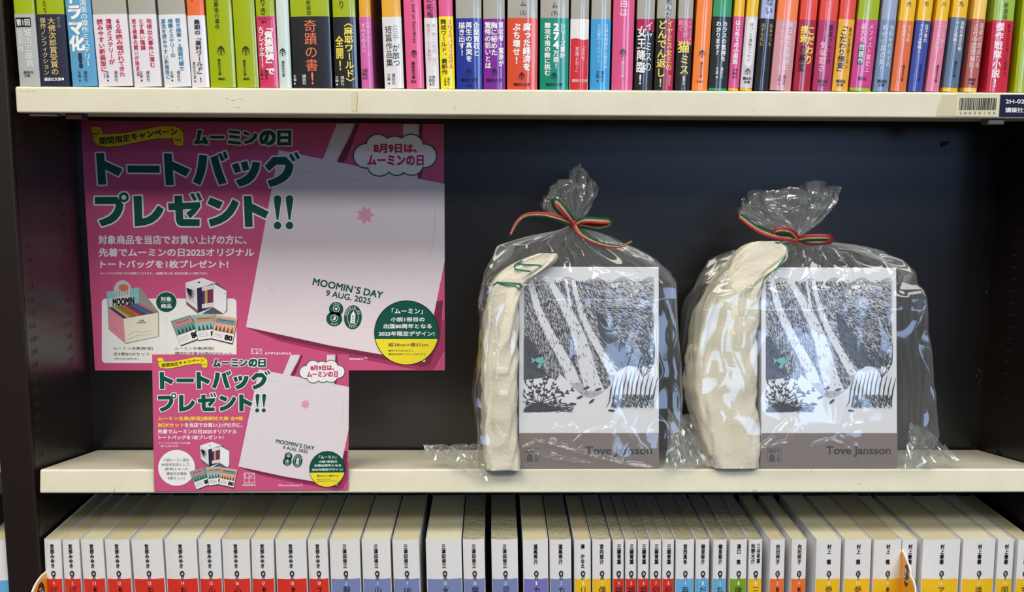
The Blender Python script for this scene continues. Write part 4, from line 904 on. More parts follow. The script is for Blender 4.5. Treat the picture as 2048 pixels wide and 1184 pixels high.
def sheet(name, label, quad, Y, size_note, group=None):
    c = [un(x, y, (0, Y, H)) for x, y in quad]
    o = sum(c, Vector())/4; o = Vector((o.x, Y, (c[2].z+c[3].z)/2))
    t = thing(name, label, 'poster', o)
    p = [q-o for q in c]; v = [(q.x, 0.0, q.z) for q in p]+[(q.x, 0.00025, q.z) for q in p]
    mk('paper', v, [(0, 3, 2, 1), (4, 5, 6, 7), (0, 1, 5, 4), (1, 2, 6, 5), (2, 3, 7, 6), (3, 0, 4, 7)], [PPINK], t)
    return t
DL = 0.000022
YP1 = YB-0.0009
big = sheet('campaign_poster', 'large pink landscape poster with green headline on the dark back panel', LQ, YP1, '')
fL = lambda x, y, l: un(x, y, (0, YP1-0.00002-DL*l, H))
shared_art(big, fL, False)
pr = Print(fL)
for t, a, b, c_, d in (('対象商品を当店でお買い上げの方に、', 240, 106, 1755, 195), ('先着でムーミンの日2025オリジナル', 246, 238, 1830, 322), ('トートバッグを1枚プレゼント!', 262, 362, 1568, 440)): fit(pr, t, a, b, c_, d, PWHITE, 150, 450, 5.12, .035, 4)
fit(pr, '※トートバッグはなくなり次第終了となります。', 258, 482, 795, 508, PWHITE, 150, 450, 5.12, .02, 4); fit(pr, '※書籍の取り扱い状況は店舗により異なります。', 828, 482, 1360, 508, PWHITE, 150, 450, 5.12, .02, 4)
pr.build('body_text', big)
pr = Print(fL)
pr.rect(203.6, 597, 473, 726, pm((236, 236, 232)), 1, 8)
for k in range(26): pr.ell(333.3, 631+k*3.2, .45, .45, PDARK2, 2, 8)
pr.ell(332.6, 604.2, 21.6, 21.2, PWHITE, 3, 40); pr.ell(332.6, 604.2, 20.4, 20.0, PGREEN, 4, 40); pr.line([(321, 604.6), (344, 604.6)], .35, PWHITE, 5)
fit(pr, '対象', 878, 735, 988, 782, PWHITE, 150, 450, 5.12, .03, 5); fit(pr, '商品', 882, 806, 988, 850, PWHITE, 150, 450, 5.12, .03, 5)
for t, a, b, c_, d in (('ムーミン全集[新版]', 392, 838, 795, 873), ('全9巻BOXセット', 392, 893, 765, 929), ('ムーミン全集[新版]', 1022, 838, 1420, 873), ('講談社文庫全9巻BOXセット', 1022, 890, 1608, 926)): fit(pr, t, a, b, c_, d, PDK, 150, 530, 5.12, .015, 2)
fit(pr, '978-4-06-849218-1', 402, 952, 652, 970, PDK, 150, 530, 5.12, .01, 2)
T6 = lambda x, y: Z5(x, y, 150, 530)
# crate of picture books
PP = lambda pts, c, l: pr.poly([T6(*p) for p in pts], pm(c), l)
PP([(325, 280), (335, 430), (345, 660), (520, 810), (862, 735), (858, 480), (665, 225)], (150, 146, 142), 4)
PP([(320, 275), (345, 437), (650, 385), (652, 232)], (142, 190, 202), 5)
for k in range(11): pr.line([T6(330+k*30, 280-k*4), T6(345+k*28, 430-k*4)], .8, pm((116, 168, 184)), 6)
q = T6(487, 258); pr.ell(q[0], q[1], 17.5, 20, pm((190, 196, 194)), 6, 36); pr.ell(q[0]+2, q[1]-5, 10, 7, pm((206, 110, 86)), 7, 24); PP([(350, 430), (340, 350), (430, 330), (560, 300), (560, 395)], (205, 208, 204), 7)
pr.text3('MOOMIN', T6(388, 418), T6(606, 402), T6(388, 348), PDK, .05, 9)
PP([(345, 440), (497, 550), (848, 487), (652, 392)], (90, 70, 60), 5)
cols = ((60, 60, 130), (216, 170, 70), (110, 150, 60), (180, 90, 60), (190, 110, 80), (160, 60, 60), (60, 70, 120), (70, 120, 140), (60, 90, 150), (190, 100, 110))
for k, c in enumerate(cols):
    a, b = k/10, (k+.86)/10; L = lambda t, A, B: (A[0]+(B[0]-A[0])*t, A[1]+(B[1]-A[1])*t)
    PP([L(a, (350, 436), (655, 393)), L(a, (500, 546), (846, 486)), L(b, (500, 546), (846, 486)), L(b, (350, 436), (655, 393))], c, 6)
PP([(345, 440), (352, 660), (517, 800), (497, 550)], (216, 140, 150), 7); PP([(497, 550), (517, 800), (852, 730), (848, 487)], (228, 224, 204), 7)
fit(pr, 'TOVE', 655, 562, 708, 580, PDK, 150, 530, 5.12, .04, 8); fit(pr, 'JANSSON', 635, 584, 726, 602, PDK, 150, 530, 5.12, .04, 8)
for pts in ([(540, 730), (600, 680), (700, 690), (790, 672)], [(530, 768), (640, 720), (780, 712)], [(380, 640), (400, 650), (430, 690)], [(470, 690), (480, 720), (476, 745)]): pr.line([T6(*p) for p in pts], .5, PDARK2, 8)
openbox.k = 1.0; openbox(pr, T6, 4); booklets(pr, T6, 7)
pr.build('product_panel', big, 'white panel with product pictures')
pr = Print(fL)
kmark(pr, 503, 698, 523.5, 716, PWHITE, 2, 1.1); fit(pr, 'KODANSHA', 246, 704, 502, 732, PWHITE, 480, 560, 4.871, .02, 2)
fit(pr, '©Moomin Characters™', 850, 752, 1238, 778, PWHITE, 480, 560, 4.871, .01, 2)
pr.build('publisher_mark', big)
YP2 = -0.0036
sml = sheet('campaign_card', 'small pink copy of the poster, taped to the middle shelf edge', SQ, YP2, '')
sml['category'] = 'poster'
fS0 = lambda x, y, l: un(x, y, (0, YP2-0.00002-DL*l, H))
def fS(x, y, l): a, b = L2S(x, y); return fS0(a, b, l)
shared_art(sml, fS, True)
pr = Print(fS0); z = (290, 700, 4.083)
for t, a, b, c_, d, m_ in (('ムーミン全集[新版]講談社文庫 全9巻', 106, 543, 800, 579, PGOLD), ('BOXセット', 108, 597, 318, 630, PGOLD), ('を当店でお買い上げの方に、', 325, 595, 795, 630, PWHITE), ('先着でムーミンの日2025オリジナル', 105, 648, 750, 683, PWHITE), ('トートバッグを1枚プレゼント!', 112, 697, 640, 730, PWHITE)): fit(pr, t, a, b, c_, d, m_, *z, .035, 4)
fit(pr, '※トートバッグはなくなり次第', 112, 752, 370, 768, PWHITE, *z, .02, 4); fit(pr, '終了となります。', 130, 777, 275, 793, PWHITE, *z, .02, 4)
pr.build('body_text', sml)
pr = Print(fS0)
q = Z5(258, 962, *z); pr.ell(q[0], q[1], 37.6, 36.6, PDK, 3, 56); pr.ell(q[0], q[1], 37.0, 36.0, PWHITE, 4, 56)
for t, a, b, c_, d in (('小説ムーミン誕生', 150, 885, 362, 911), ('80周年記念として、', 136, 924, 375, 948), ('[新版]となった', 163, 960, 352, 986), ('講談社文庫版', 175, 997, 340, 1022), ('9冊セット!', 186, 1035, 325, 1061)): fit(pr, t, a, b, c_, d, PDK, *z, .01, 5)
pr.build('round_note', sml, 'white round note with five lines of text')
pr = Print(fS0)
# large-sheet zoom units -> the small sheet's own picture of the box and booklets
hb = homog([(1128, 130), (1555, 130), (1555, 505), (1128, 505)], [Z5(448, 750, *z), Z5(692, 748, *z), Z5(690, 962, *z), Z5(450, 964, *z)])
openbox.k = 0.6; openbox(pr, lambda x, y: hb(x, y), 3)
hc = homog([(985, 505), (1666, 505), (1666, 822), (985, 822)], [Z5(365, 955, *z), Z5(755, 955, *z), Z5(755, 1135, *z), Z5(365, 1138, *z)])
booklets(pr, lambda x, y: hc(x, y), 4)
pr.build('product_picture', sml, 'printed picture of an open box and three booklets')
pr = Print(fS0)
a = Z5(810, 1005, *z); b = Z5(895, 1084, *z); kmark(pr, a[0], a[1], b[0], b[1], PWHITE, 2, 1.1); fit(pr, 'KODANSHA', 798, 1096, 905, 1110, PWHITE, *z, .03, 2)
fit(pr, '©Moomin Characters™', 1090, 1097, 1287, 1112, PWHITE, *z, .02, 2)
pr.build('publisher_mark', sml)
# ------------------------------------------------------------------ wrapped sets on the tilted shelf
FR = Matrix.Translation((0, 0.0012, ZM)) @ Matrix.Rotation(-TILT, 4, 'X')      # frame of the shelf sheet: x right, y back, z off the shelf
FRI = FR.inverted()
def lun(px, py, yl):
    """point in the shelf's frame, on the plane y = yl, that the photograph shows at px, py"""
    P0 = FR @ Vector((0, yl, 0)); N = FR.to_3x3() @ Vector((0, 1, 0)); return FRI @ un(px, py, P0, N)
def place(name, label, cat, x, y, group=None):
    p = FR @ Vector((x, y, 0.0002)); return thing(name, label, cat, p, (-TILT, 0, 0), group)
M_BOXW = mat((226, 226, 232), 0.30, coat=0.35, key='box')
M_BROWN = mat((124, 110, 106), 0.35, coat=0.35, key='boxb'); M_INKB = mat((44, 46, 54), 0.4, coat=0.3, key='bink')
M_TEAL = mat((104, 176, 180), 0.4, coat=0.3, key='teal')
def hatch_field(pr, rnd, dens, x0, x1, y0, y1, n, ang, ln=(4, 8), wd=.75, layer=1, m=None):
    for k in range(n):
        x, y = rnd.uniform(x0, x1), rnd.uniform(y0, y1)
        if rnd.random() > dens(x, y): continue
        a = math.radians(ang(x, y)+rnd.uniform(-12, 12)); l = rnd.uniform(*ln)/2; dx, dy = math.cos(a)*l, math.sin(a)*l
        xa, ya, xb, yb = x-dx, y-dy, x+dx, y+dy
        if xa < x0 or xb < x0 or xa > x1 or xb > x1 or ya < y0 or yb < y0 or ya > y1 or yb > y1: continue
        nx, ny = -math.sin(a)*wd/2, math.cos(a)*wd/2
        pr.raw([(xa, ya), (x+nx, y+ny), (xb, yb), (x-nx, y-ny)], [(0, 1, 2, 3)], m or M_INKB, layer)
def book_box(idx, BL, BR, TR, label):
    yl = 0.0004
    a = lun(*BL, yl); b = lun(*BR, yl); c = lun(*TR, yl)
    w = b.x-a.x; h = 0.1525
    t = place('box_set', label, 'box', a.x, yl, 'boxed book sets')
    box('carton', 0, w, 0, 0.078, 0, h, M_BOXW, t, 0.0006)
    # art in millimetre-like units: u 0..106 across, v 0..152.5 down
    U = w/106.0
    fn = lambda x, y, l: (x*U, -0.00006-0.00003*l, h-y*h/152.5)
    pr = Print(fn); pr.rect(0.0, 126, 106, 152.4, M_BROWN, 0); pr.build('brown_base_band', t, 'brown grey band round the foot', 'local')
    rnd = random.Random(5); pr = Print(fn)
    X0, X1, Y0, Y1 = 3.5, 102.5, 9.5, 111
    ground = lambda x: 82+12*math.sin(x*.035-.6)+ (6*math.sin(x*.13+1) if x > 30 else 0)
    # dark water field with pale diagonal streams (generic line-work)
    n_ = 40; gx = [X0+(X1-X0)*k/n_ for k in range(n_+1)]
    pr.raw([(x, Y0+2*math.sin(x*.3)) for x in gx]+[(x, ground(x)) for x in gx], [(k, n_+1+k, n_+2+k, k+1) for k in range(n_)], mat((176, 176, 184), 0.35, coat=0.35, key='bgl'), 0)
    STR = [(9, -.62, 3.4), (24, -.70, 4.6), (40, -.66, 2.6), (33, -.5, 1.6)]
    def stream(x, y):
        for x0_, sl, hw_ in STR:
            c_ = x0_-sl*(y-10)*.62+3*math.sin(y*.06+x0_)
            if abs(x-c_) < hw_*(0.5+y/80): return True
        return False
    def dens(x, y):
        if y > ground(x)-1: return 0
        if x < 20 and y > 55: return 1.0
        if stream(x, y): return .06
        if x > 66 and y < 30: return .25
        return .92
    for x0_, sl, hw_ in STR:
        yy = [10+k*3 for k in range(34)]; cc_ = [(x0_-sl*(y-10)*.62+3*math.sin(y*.06+x0_), y, hw_*(.5+y/80)) for y in yy]
        cc_ = [c for c in cc_ if c[1] < ground(c[0])-3 and X0 < c[0]-c[2] and c[0]+c[2] < X1]
        if len(cc_) > 1: pr.raw([(c[0]-c[2]*.9, c[1]) for c in cc_]+[(c[0]+c[2]*.9, c[1]) for c in cc_], [(k, k+1, len(cc_)+k+1, len(cc_)+k) for k in range(len(cc_)-1)], mat((222, 222, 230), 0.3, coat=0.35, key='st'), 0.5+STR.index((x0_, sl, hw_))*.1)
    for pts in ([(X0, 54), (12, 58), (18, 74), (20, 84), (X0, 86)], [(58, 34), (63, 36), (72, 52), (82, 66), (90, 78), (84, 84), (72, 72), (62, 56)]):
        pr.poly(pts[::-1], mat((66, 68, 78), 0.35, coat=0.35, key='bg'), 0.95)
    hatch_field(pr, rnd, dens, X0, X1, Y0, Y1, 11000, lambda x, y: 60+16*math.sin(x*.06)-(30 if x > 66 and y < 40 else 0), (1.8, 4.2), .55, 1)
    # shoals of small dashes
    for k in range(70):
        x, y = rnd.uniform(66, 101), rnd.uniform(11, 50)
        if rnd.random() < .55: a = math.radians(28+rnd.uniform(-8, 8)); l = rnd.uniform(1.2, 2.4); pr.line([(x-l*math.cos(a), y-l*math.sin(a)), (x, y+.2), (x+l*math.cos(a), y+l*math.sin(a))], [.2, .9, .2], M_INKB, 2)
    # striped mound at the right
    MW = mat((222, 222, 228), .3, coat=.35, key='mw')
    pr.poly([(64, 104), (68, 92), (74, 80), (82, 75), (92, 76), (X1, 74), (X1, 110), (88, 108), (76, 105)][::-1], MW, 2)
    for k in range(11):
        x = 68+k*3.3; y0 = 78+abs(k-5)*1.2; pr.line([(x+4, y0), (x+1.5, y0+10), (x+.5, y0+18), (x-2, min(107, y0+29))], [.3, 1.3, .9, .2], M_INKB, 3)
    hatch_field(pr, rnd, lambda x, y: 1, 70, X1, 96, 108, 700, lambda x, y: 70, (2, 4), .5, 3)
    # plants: branching sprigs of leaf shapes
    def sprig(x, y, s, n, spread, up):
        for k in range(n):
            a = math.radians(-90+(k/(n-1)-.5)*spread); L = s*(.75+.25*math.sin(k*2.3)); pts = [(x, y)]
            for j in range(1, 6): q = j/5; pts.append((x+L*q*math.cos(a)+1.2*math.sin(j*1.7+k), y+L*q*math.sin(a)*up))
            pts = [(min(max(p[0], X0), X1), p[1]) for p in pts]
            pr.line(pts, [.5, .6, .6, .7, .7, .2], M_INKB, 3)
            for j in range(2, 6):
                for sg in (-1, 1):
                    p = pts[j]; aa = a+sg*.55; l = s*.11; e = (p[0]+l*math.cos(aa), p[1]+l*math.sin(aa))
                    if X0 < e[0] < X1: pr.line([p, ((p[0]+e[0])/2, (p[1]+e[1])/2), e], [.3, 1.5, .5], M_INKB, 3)
    sprig(16, 104, 27, 11, 165, .95); sprig(94, 84, 34, 7, 70, 1.0)
    pr.poly([(X0, 108), (10, 104), (22, 104.5), (34, 108), (24, 110), (X0, 110.4)][::-1], M_INKB, 2)
    hatch_field(pr, rnd, lambda x, y: 1, X0, 42, 103, 110.5, 420, lambda x, y: 8, (2, 5), .4, 3)
    for x, y, r in ((31, 95, 12), (46, 99, -25), (41, 104, 8), (51, 92, -20), (60, 93, -15), (55, 102, -40), (70, 109, 5), (20, 85, -10)): pr.ell(x, y, 2.7, 1.0, M_INKB, 3, 14, r)
    if True:
        fx, fy = 16.5, 71; pr.ell(fx, fy, 4.3, 2.2, M_TEAL, 4, 20, 6); pr.poly([(fx-3.6, fy-.2), (fx-7.2, fy-2.4), (fx-6.4, fy), (fx-7.2, fy+2.4)], M_TEAL, 4); pr.poly([(fx-1, fy+2), (fx+1.4, fy+2), (fx-.6, fy+6.4), (fx-3, fy+5.2)][::-1], M_TEAL, 4); pr.ell(fx+2.4, fy-.5, .5, .5, M_INKB, 5, 10)
    pr.build('cover_drawing', t, 'grey line drawing of water, stones and plants', 'local')
    pr = Print(fn)
    pr.text('Tove Jansson', 50.5, 136.2, 100.5, 143.8, mat((40, 38, 42), .4, coat=.3, key='nm'), .035, 1)
    k = 3.0
    for q in ([(4.5, 137.5), (15.5, 137.5), (15.5, 147.5), (4.5, 147.5), (4.5, 137.3)],): pr.line(q, .35, M_INKB, 1)
    pr.text('講談社', 5.2, 138.3, 14.8, 141.2, M_INKB, .01, 1); pr.vtext('文庫', 13.2, 141.6, 147.2, 2.6, M_INKB, .01, 1); pr.leaf(8.2, 144.3, 5, 5.6, M_INKB, 1)
    pr.build('box_lettering', t, None, 'local')
    return t, a, w, h
bx1 = book_box(1, (1037.5, 942), (1318, 942), (1330, 540), 'white carton with line drawing, in the left clear bag')
bx2 = book_box(2, (1523, 942), (1795, 942), (1810, 540), 'white carton with line drawing, in the right clear bag')
# folded cloth bags
def cloth_mat():
    m = mat((216, 209, 190), 0.95, key='cloth', bump=0.6, bscale=420, vary=0.03); return m
M_CLOTH = cloth_mat()
def cloth(path, label, marks, folds, seed, dep=0.052, yfront=-0.004):
    """path: (px, py, width px, depth m) from the foot up; rings across the path, soft rounded section, with folds"""
    pts = []
    for px, py, wp, d in path:
        p = lun(px, py, yfront); pts.append((p.x, p.z, wp/2650.0, d))
    z0 = pts[0][1]
    base = pts[0]
    t = place('folded_cloth_bag', label, 'bag', base[0], 0.0, 'folded cloth bags')
    # resample with catmull
    P = [pts[0]]+pts+[pts[-1]]; R = []
    for i in range(1, len(P)-2):
        for k in range(10):
            s = k/10; R.append(tuple(0.5*((2*P[i][j])+(-P[i-1][j]+P[i+1][j])*s+(2*P[i-1][j]-5*P[i][j]+4*P[i+1][j]-P[i+2][j])*s*s+(-P[i-1][j]+3*P[i][j]-3*P[i+1][j]+P[i+2][j])*s**3) for j in range(4)))
    R.append(pts[-1]); N = 64; v = []
    n = len(R)
    def surf(i, a, lift=0.0):
        x, z, w, d = R[i]; x0, z0_, *_ = R[max(0, i-1)]; x1, z1_, *_ = R[min(n-1, i+1)]
        tx, tz = x1-x0, z1_-z0_; l = math.hypot(tx, tz) or 1; tx, tz = tx/l, tz/l; nx, nz = tz, -tx
        nx, nz = 1, 0
        ca, sa = math.cos(a), math.sin(a); e = 0.36
        u = math.copysign(abs(ca)**e, ca); q = math.copysign(abs(sa)**e, sa)
        w2 = w/2; fold = 0.0
        for (fp, fw, fa, f0, f1) in folds:
            s = i/(n-1)
            if f0 <= s <= f1: fold += -fa*math.exp(-((u-fp-0.25*math.sin(s*5+fp*9))/fw)**2)*math.sin(math.pi*(s-f0)/(f1-f0))
        nz_ = 0.0018*noise.noise(Vector((u*1.6+seed, z*30, q)))+0.0010*noise.noise(Vector((u*5+seed+z*40, z*60, q*3)))+0.0012*(1-abs(noise.noise(Vector((u*2.5-z*55+seed, z*14, q))))*3)
        uu = u*(w2+nz_+lift); yy = q*(d/2+nz_+lift*0)+(-fold if sa < 0 else 0)
        return (x-base[0]+nx*uu, yfront+d/2+yy-(lift if sa < 0 else 0), z+nz*uu)
    for i in range(n):
        for k in range(N): v.append(surf(i, 2*math.pi*k/N))
    f = [(i*N+k, i*N+(k+1) % N, (i+1)*N+(k+1) % N, (i+1)*N+k) for i in range(n-1) for k in range(N)]
    # slightly hollow top: close both ends
    f += [tuple(range(N))[::-1], tuple((n-1)*N+k for k in range(N))]
    mn = min(p[2] for p in v[:N])
    v = [(p[0], p[1], max(p[2], 0.0)) for p in v]
    mk('cloth', v, f, M_CLOTH, t, smooth=True)
    if marks:
        pr = Print(lambda s, a, l: surf(min(n-1, max(0, int(round(s*(n-1))))), a, 0.0004+0.00006*l))
        G = mat((28, 110, 78), .8, key='mark')
        for pts_, w_ in marks:
            # dense sampling of short strokes on the cloth
            Q = []
            for (s0, a0), (s1, a1) in zip(pts_, pts_[1:]):
                for k in range(8): Q.append((s0+(s1-s0)*k/8, a0+(a1-a0)*k/8))
            Q.append(pts_[-1])
            vv = []
            for s, a in Q:
                s_i = s*(n-1); i0 = int(min(n-2, max(0, math.floor(s_i)))); fr = s_i-i0
                A_ = Vector(surf(i0, a, .0006)); B_ = Vector(surf(i0+1, a, .0006)); vv.append(A_.lerp(B_, fr))
            L_ = []; R_ = []
            for i, p in enumerate(vv):
                d = (vv[min(len(vv)-1, i+1)]-vv[max(0, i-1)]); d.y = 0; d = d.normalized() if d.length else Vector((0, 0, 1)); s_ = Vector((d.z, 0, -d.x))*w_/2
                L_.append(p+s_); R_.append(p-s_)
            b = len(pr.v); pr.v += L_+R_; kk = pr._m(G); m_ = len(vv)
            for i in range(m_-1): pr.f.append((b+i, b+i+1, b+m_+i+1, b+m_+i)); pr.mi.append(kk)
        pr.build('green_print', t, 'green printed strokes', 'local')
    return t
FA = -math.pi/2
cloth([(1003, 944, 74, .050), (1002, 915, 70, .052), (1000, 880, 68, .052), (1000, 800, 70, .052), (1001, 720, 68, .052), (1002, 650, 66, .050), (1004, 610, 64, .048), (1010, 585, 66, .044), (1022, 562, 74, .038), (1044, 542, 82, .030), (1068, 526, 76, .024), (1086, 514, 56, .018), (1096, 507, 34, .012)],
      'narrow folded cream cloth bag left of the left carton, top bent right',
      [([(.63, FA-.5), (.655, FA-.2), (.64, FA+.25), (.60, FA+.45)], .0011), ([(.645, FA-.1), (.60, FA+.35)], .0009), ([(.65, FA+.15), (.62, FA+.5)], .0009), ([(.83, FA-.6), (.82, FA-.2), (.80, FA+.2)], .0010), ([(.86, FA-.4), (.80, FA-.3), (.74, FA+.1)], .0010)],
      [(-.35, .07, .0026, .05, .70), (.25, .06, .0016, .3, .9), (-.1, .05, .0030, .60, .98), (-.75, .10, .0022, .2, .65), (.0, .2, -.0014, .1, .5), (.55, .12, .0016, .55, 1.0)], 3.1, yfront=-0.0115)
cloth([(1476, 938, 98, .054), (1474, 915, 100, .056), (1466, 860, 112, .058), (1456, 780, 128, .058), (1457, 700, 126, .056), (1464, 640, 112, .052), (1474, 600, 96, .048), (1487, 568, 92, .044), (1506, 542, 98, .040), (1522, 520, 104, .034), (1530, 502, 98, .026), (1534, 490, 78, .018), (1536, 483, 46, .010)],
      'wide folded cream cloth bag left of the right carton',
      [([(.56, FA+.75), (.66, FA+.62), (.72, FA+.6), (.78, FA+.7)], .0011), ([(.97, FA+.1), (.95, FA+.6), (.90, FA+.75), (.85, FA+.6)], .0009)],
      [(-.45, .10, .0042, .0, .75), (-.1, .08, .0034, .1, .9), (.45, .06, .0022, .2, .8), (-.8, .12, .0034, .1, .6), (.1, .2, -.002, .0, .5), (.0, .05, .005, .70, 1.0), (-.6, .06, .004, .3, .9), (-.25, .06, .003, .0, .35), (.15, .05, .002, .0, .3)], 8.4, yfront=-0.006)
# clear gift bags
M_FILM = film_mat(0.05, (0.93, 0.94, 0.93), 'cellophane', 20, 0.07, 0.05, 0.9)
M_FILMT = film_mat(0.13, (0.90, 0.91, 0.90), 'cellophane_gathered', 50, 0.3, 0.07, 1.9)
def interp(tab, y):
    for a, b in zip(tab, tab[1:]):
        if a[0] >= y >= b[0] or a[0] <= y <= b[0]:
            k = (y-a[0])/(b[0]-a[0]) if b[0] != a[0] else 0; return [a[j]+(b[j]-a[j])*k for j in range(len(a))]
    return list(tab[0] if abs(y-tab[0][0]) < abs(y-tab[-1][0]) else tab[-1])
def ribbon(t, paths, w, name='ribbon_bow'):
    """striped ribbon: red, gold, green; each path a list of ((px,py,y), twist)"""
    v = []; f = []; mi = []
    cols = [mat((150, 16, 24), .5, key='rb'), mat((200, 176, 130), .3, metal=.9, bump=1.0, bscale=1500, key='rbg'), mat((10, 72, 48), .5, key='rb')]
    org = t['_o']
    for pts, wid, flip in paths:
        P = []
        for px, py, y in pts:
            q = lun(px, py, y); P.append(Vector((q.x-org[0], y-org[1], q.z)))
        P2 = [P[0]]+P+[P[-1]]; Q = []
        for i in range(1, len(P2)-2):
            for k in range(8):
                s = k/8; Q.append(0.5*((2*P2[i])+(-P2[i-1]+P2[i+1])*s+(2*P2[i-1]-5*P2[i]+4*P2[i+1]-P2[i+2])*s*s+(-P2[i-1]+3*P2[i]-3*P2[i+1]+P2[i+2])*s**3))
        Q.append(P[-1]); n = len(Q)
        for i, p in enumerate(Q):
            d = (Q[min(n-1, i+1)]-Q[max(0, i-1)]).normalized()
            s = Vector((-d.z, 0.35*(1 if flip > 0 else -1), d.x)); s -= d*s.dot(d); s.normalize()
            wd = wid[0]+(wid[1]-wid[0])*i/(n-1)
            for e in (-.5, -.12, .12, .5): v.append(p+s*wd*e*flip)
        b = len(v)-4*n
        for i in range(n-1):
            for k in range(3): f.append((b+4*i+k, b+4*i+k+1, b+4*i+5+k, b+4*i+4+k)); mi.append(k)
    o = mk(name, v, f, cols, t, smooth=True, midx=mi)
    so = o.modifiers.new('solid', 'SOLIDIFY'); so.thickness = 0.0003; return o
def gift_bag(label, sil, knot, fan, ribs, flaps, seed, creases):
    """sil: (py, left px, right px, front y, back y) foot to knot; knot: (px, py, y)"""
    k0 = lun(*knot); yl = 0.03
    cx_ = lun((sil[0][1]+sil[0][2])/2, sil[0][0], yl).x
    t = place('gift_bag', label, 'bag', cx_, yl, 'clear gift bags'); t['_o'] = (cx_, yl)
    N = 480; M = 190; v = []
    y_lo, y_hi = sil[0][0], sil[-1][0]
    CR = [[lun(px, py, sil[0][3]) for px, py in c] for c in creases]
    segs = [(p, q, 0.0014+0.0005*((i*7) % 3)) for c in CR for i, (p, q) in enumerate(zip(c, c[1:]))]
    for i in range(M+1):
        s = i/M; py = y_lo+(y_hi-y_lo)*s
        _, xl, xr, yf, yb = interp(sil, py)
        a = lun(xl, py, yl); b = lun(xr, py, yl); z = max(0.0004, a.z)
        if i == 0: z = 0.0004
        hw = (b.x-a.x)/2; cx = (a.x+b.x)/2; hd = (yb-yf)/2; cy = (yf+yb)/2
        g = max(0.0, min(1.0, (s-0.74)/0.24)); g = g*g*(3-2*g); rnd_ = 0.10+0.9*g
        near = [sg_ for sg_ in segs if min(sg_[0].z, sg_[1].z)-0.004 < z < max(sg_[0].z, sg_[1].z)+0.004]
        lowk = math.exp(-z/0.02)
        for k in range(N):
            t4 = 4.0*k/N; e_ = int(t4); r_ = 2*(t4-e_)-1
            sq = ((1, r_), (-r_, 1), (-1, -r_), (r_, -1))[e_]
            l_ = math.hypot(*sq); ci = (sq[0]/l_, sq[1]/l_)
            u = sq[0]+(ci[0]-sq[0])*rnd_; q = sq[1]+(ci[1]-sq[1])*rnd_
            th = math.atan2(q, u)
            pl = g*0.13*math.sin(th*17+2*math.sin(s*20)+seed)+g*0.07*math.sin(th*31+seed*2)
            base = Vector((u*2.2+seed, z*16, q*2.2)); side = abs(u)**4
            n1 = noise.noise(base); n2 = 1-abs(noise.noise(Vector((u*3+seed, z*26+q, q*3))))*2.2
            dsp = (0.0030*n1+0.0016*n2)*(0.22+0.9*side+0.5*lowk)*(1-g*0.7)
            ox = dsp*abs(u); oy = dsp*0.8
            X_ = cx+hw*(1+pl)*u+math.copysign(ox, u); Y_ = cy+hd*(1+pl)*q+math.copysign(oy, q)*(1 if abs(q) > .5 else abs(q))
            if q > 0.3 and s < .8: Y_ = min(Y_, cy+hd)
            if q < -0.5:
                for p_, q_, h_ in near:
                    dx, dz = q_.x-p_.x, q_.z-p_.z; L2 = dx*dx+dz*dz
                    tt = ((X_-p_.x)*dx+(z-p_.z)*dz)/L2
                    if -0.05 < tt < 1.05:
                        dd = abs((X_-p_.x)*dz-(z-p_.z)*dx)/math.sqrt(L2)
                        if dd < 0.005: Y_ -= h_*math.exp(-dd/0.0011)*min(1, 4*(tt+.05), 4*(1.05-tt))
            v.append((X_-cx_, Y_-yl, z+0.002*n1*g*(1-s)*4))
    f = [(i*N+k, i*N+(k+1) % N, (i+1)*N+(k+1) % N, (i+1)*N+k) for i in range(M) for k in range(N)]
    mk('film_body', v, f, M_FILM, t, smooth=True)['label'] = 'clear creased film'
    # flared, crumpled top above the knot
    v = []; N2 = 84; M2 = 18
    rim = fan['rim']                     # (angle fraction 0..1 across the front, px, py) silhouette of the rim
    for i in range(M2+1):
        s = i/M2
        for k in range(N2):
            th = 2*math.pi*k/N2; c, d = math.cos(th), math.sin(th)
            a = (1-c)/2                  # 0 = right ... 1 = left ; rim looked up from right to left
            q = interp(rim, a); R = lun(q[1], q[2]+(0 if d < 0 else fan['back']), knot[2])
            jag = 6*noise.noise(Vector((th*3.0, seed, 0)))+3*abs(math.sin(th*11+seed))
            R2 = lun(q[1], q[2]+jag*0.8+(0 if d < 0 else fan['back']), knot[2])
            e = s**0.8; spread = math.sin(math.pi*min(1, s*1.15)*0.5)
            x = k0.x+(R2.x-k0.x)*spread; z = k0.z+(R2.z-k0.z)*e
            pleat = math.sin(th*13+seed*3+1.5*s)*0.0042*s**0.6+0.0022*math.sin(th*27+5*s)*s
            yy = knot[2]+d*(0.003+0.011*spread)+pleat
            n1 = noise.noise(Vector((x*120, yy*120, z*120+seed)))
            x += 0.0030*n1*s+0.0020*math.sin(th*19+seed)*s; z += 0.0015*n1*s; yy += 0.0034*noise.noise(Vector((x*150+9, z*170, seed)))*s
            v.append((x-cx_, yy-yl, z))
    f = [(i*N2+k, i*N2+(k+1) % N2, (i+1)*N2+(k+1) % N2, (i+1)*N2+k) for i in range(M2) for k in range(N2)]
    mk('film_top', v, f, M_FILMT, t, smooth=False)['label'] = 'gathered film above the ribbon'
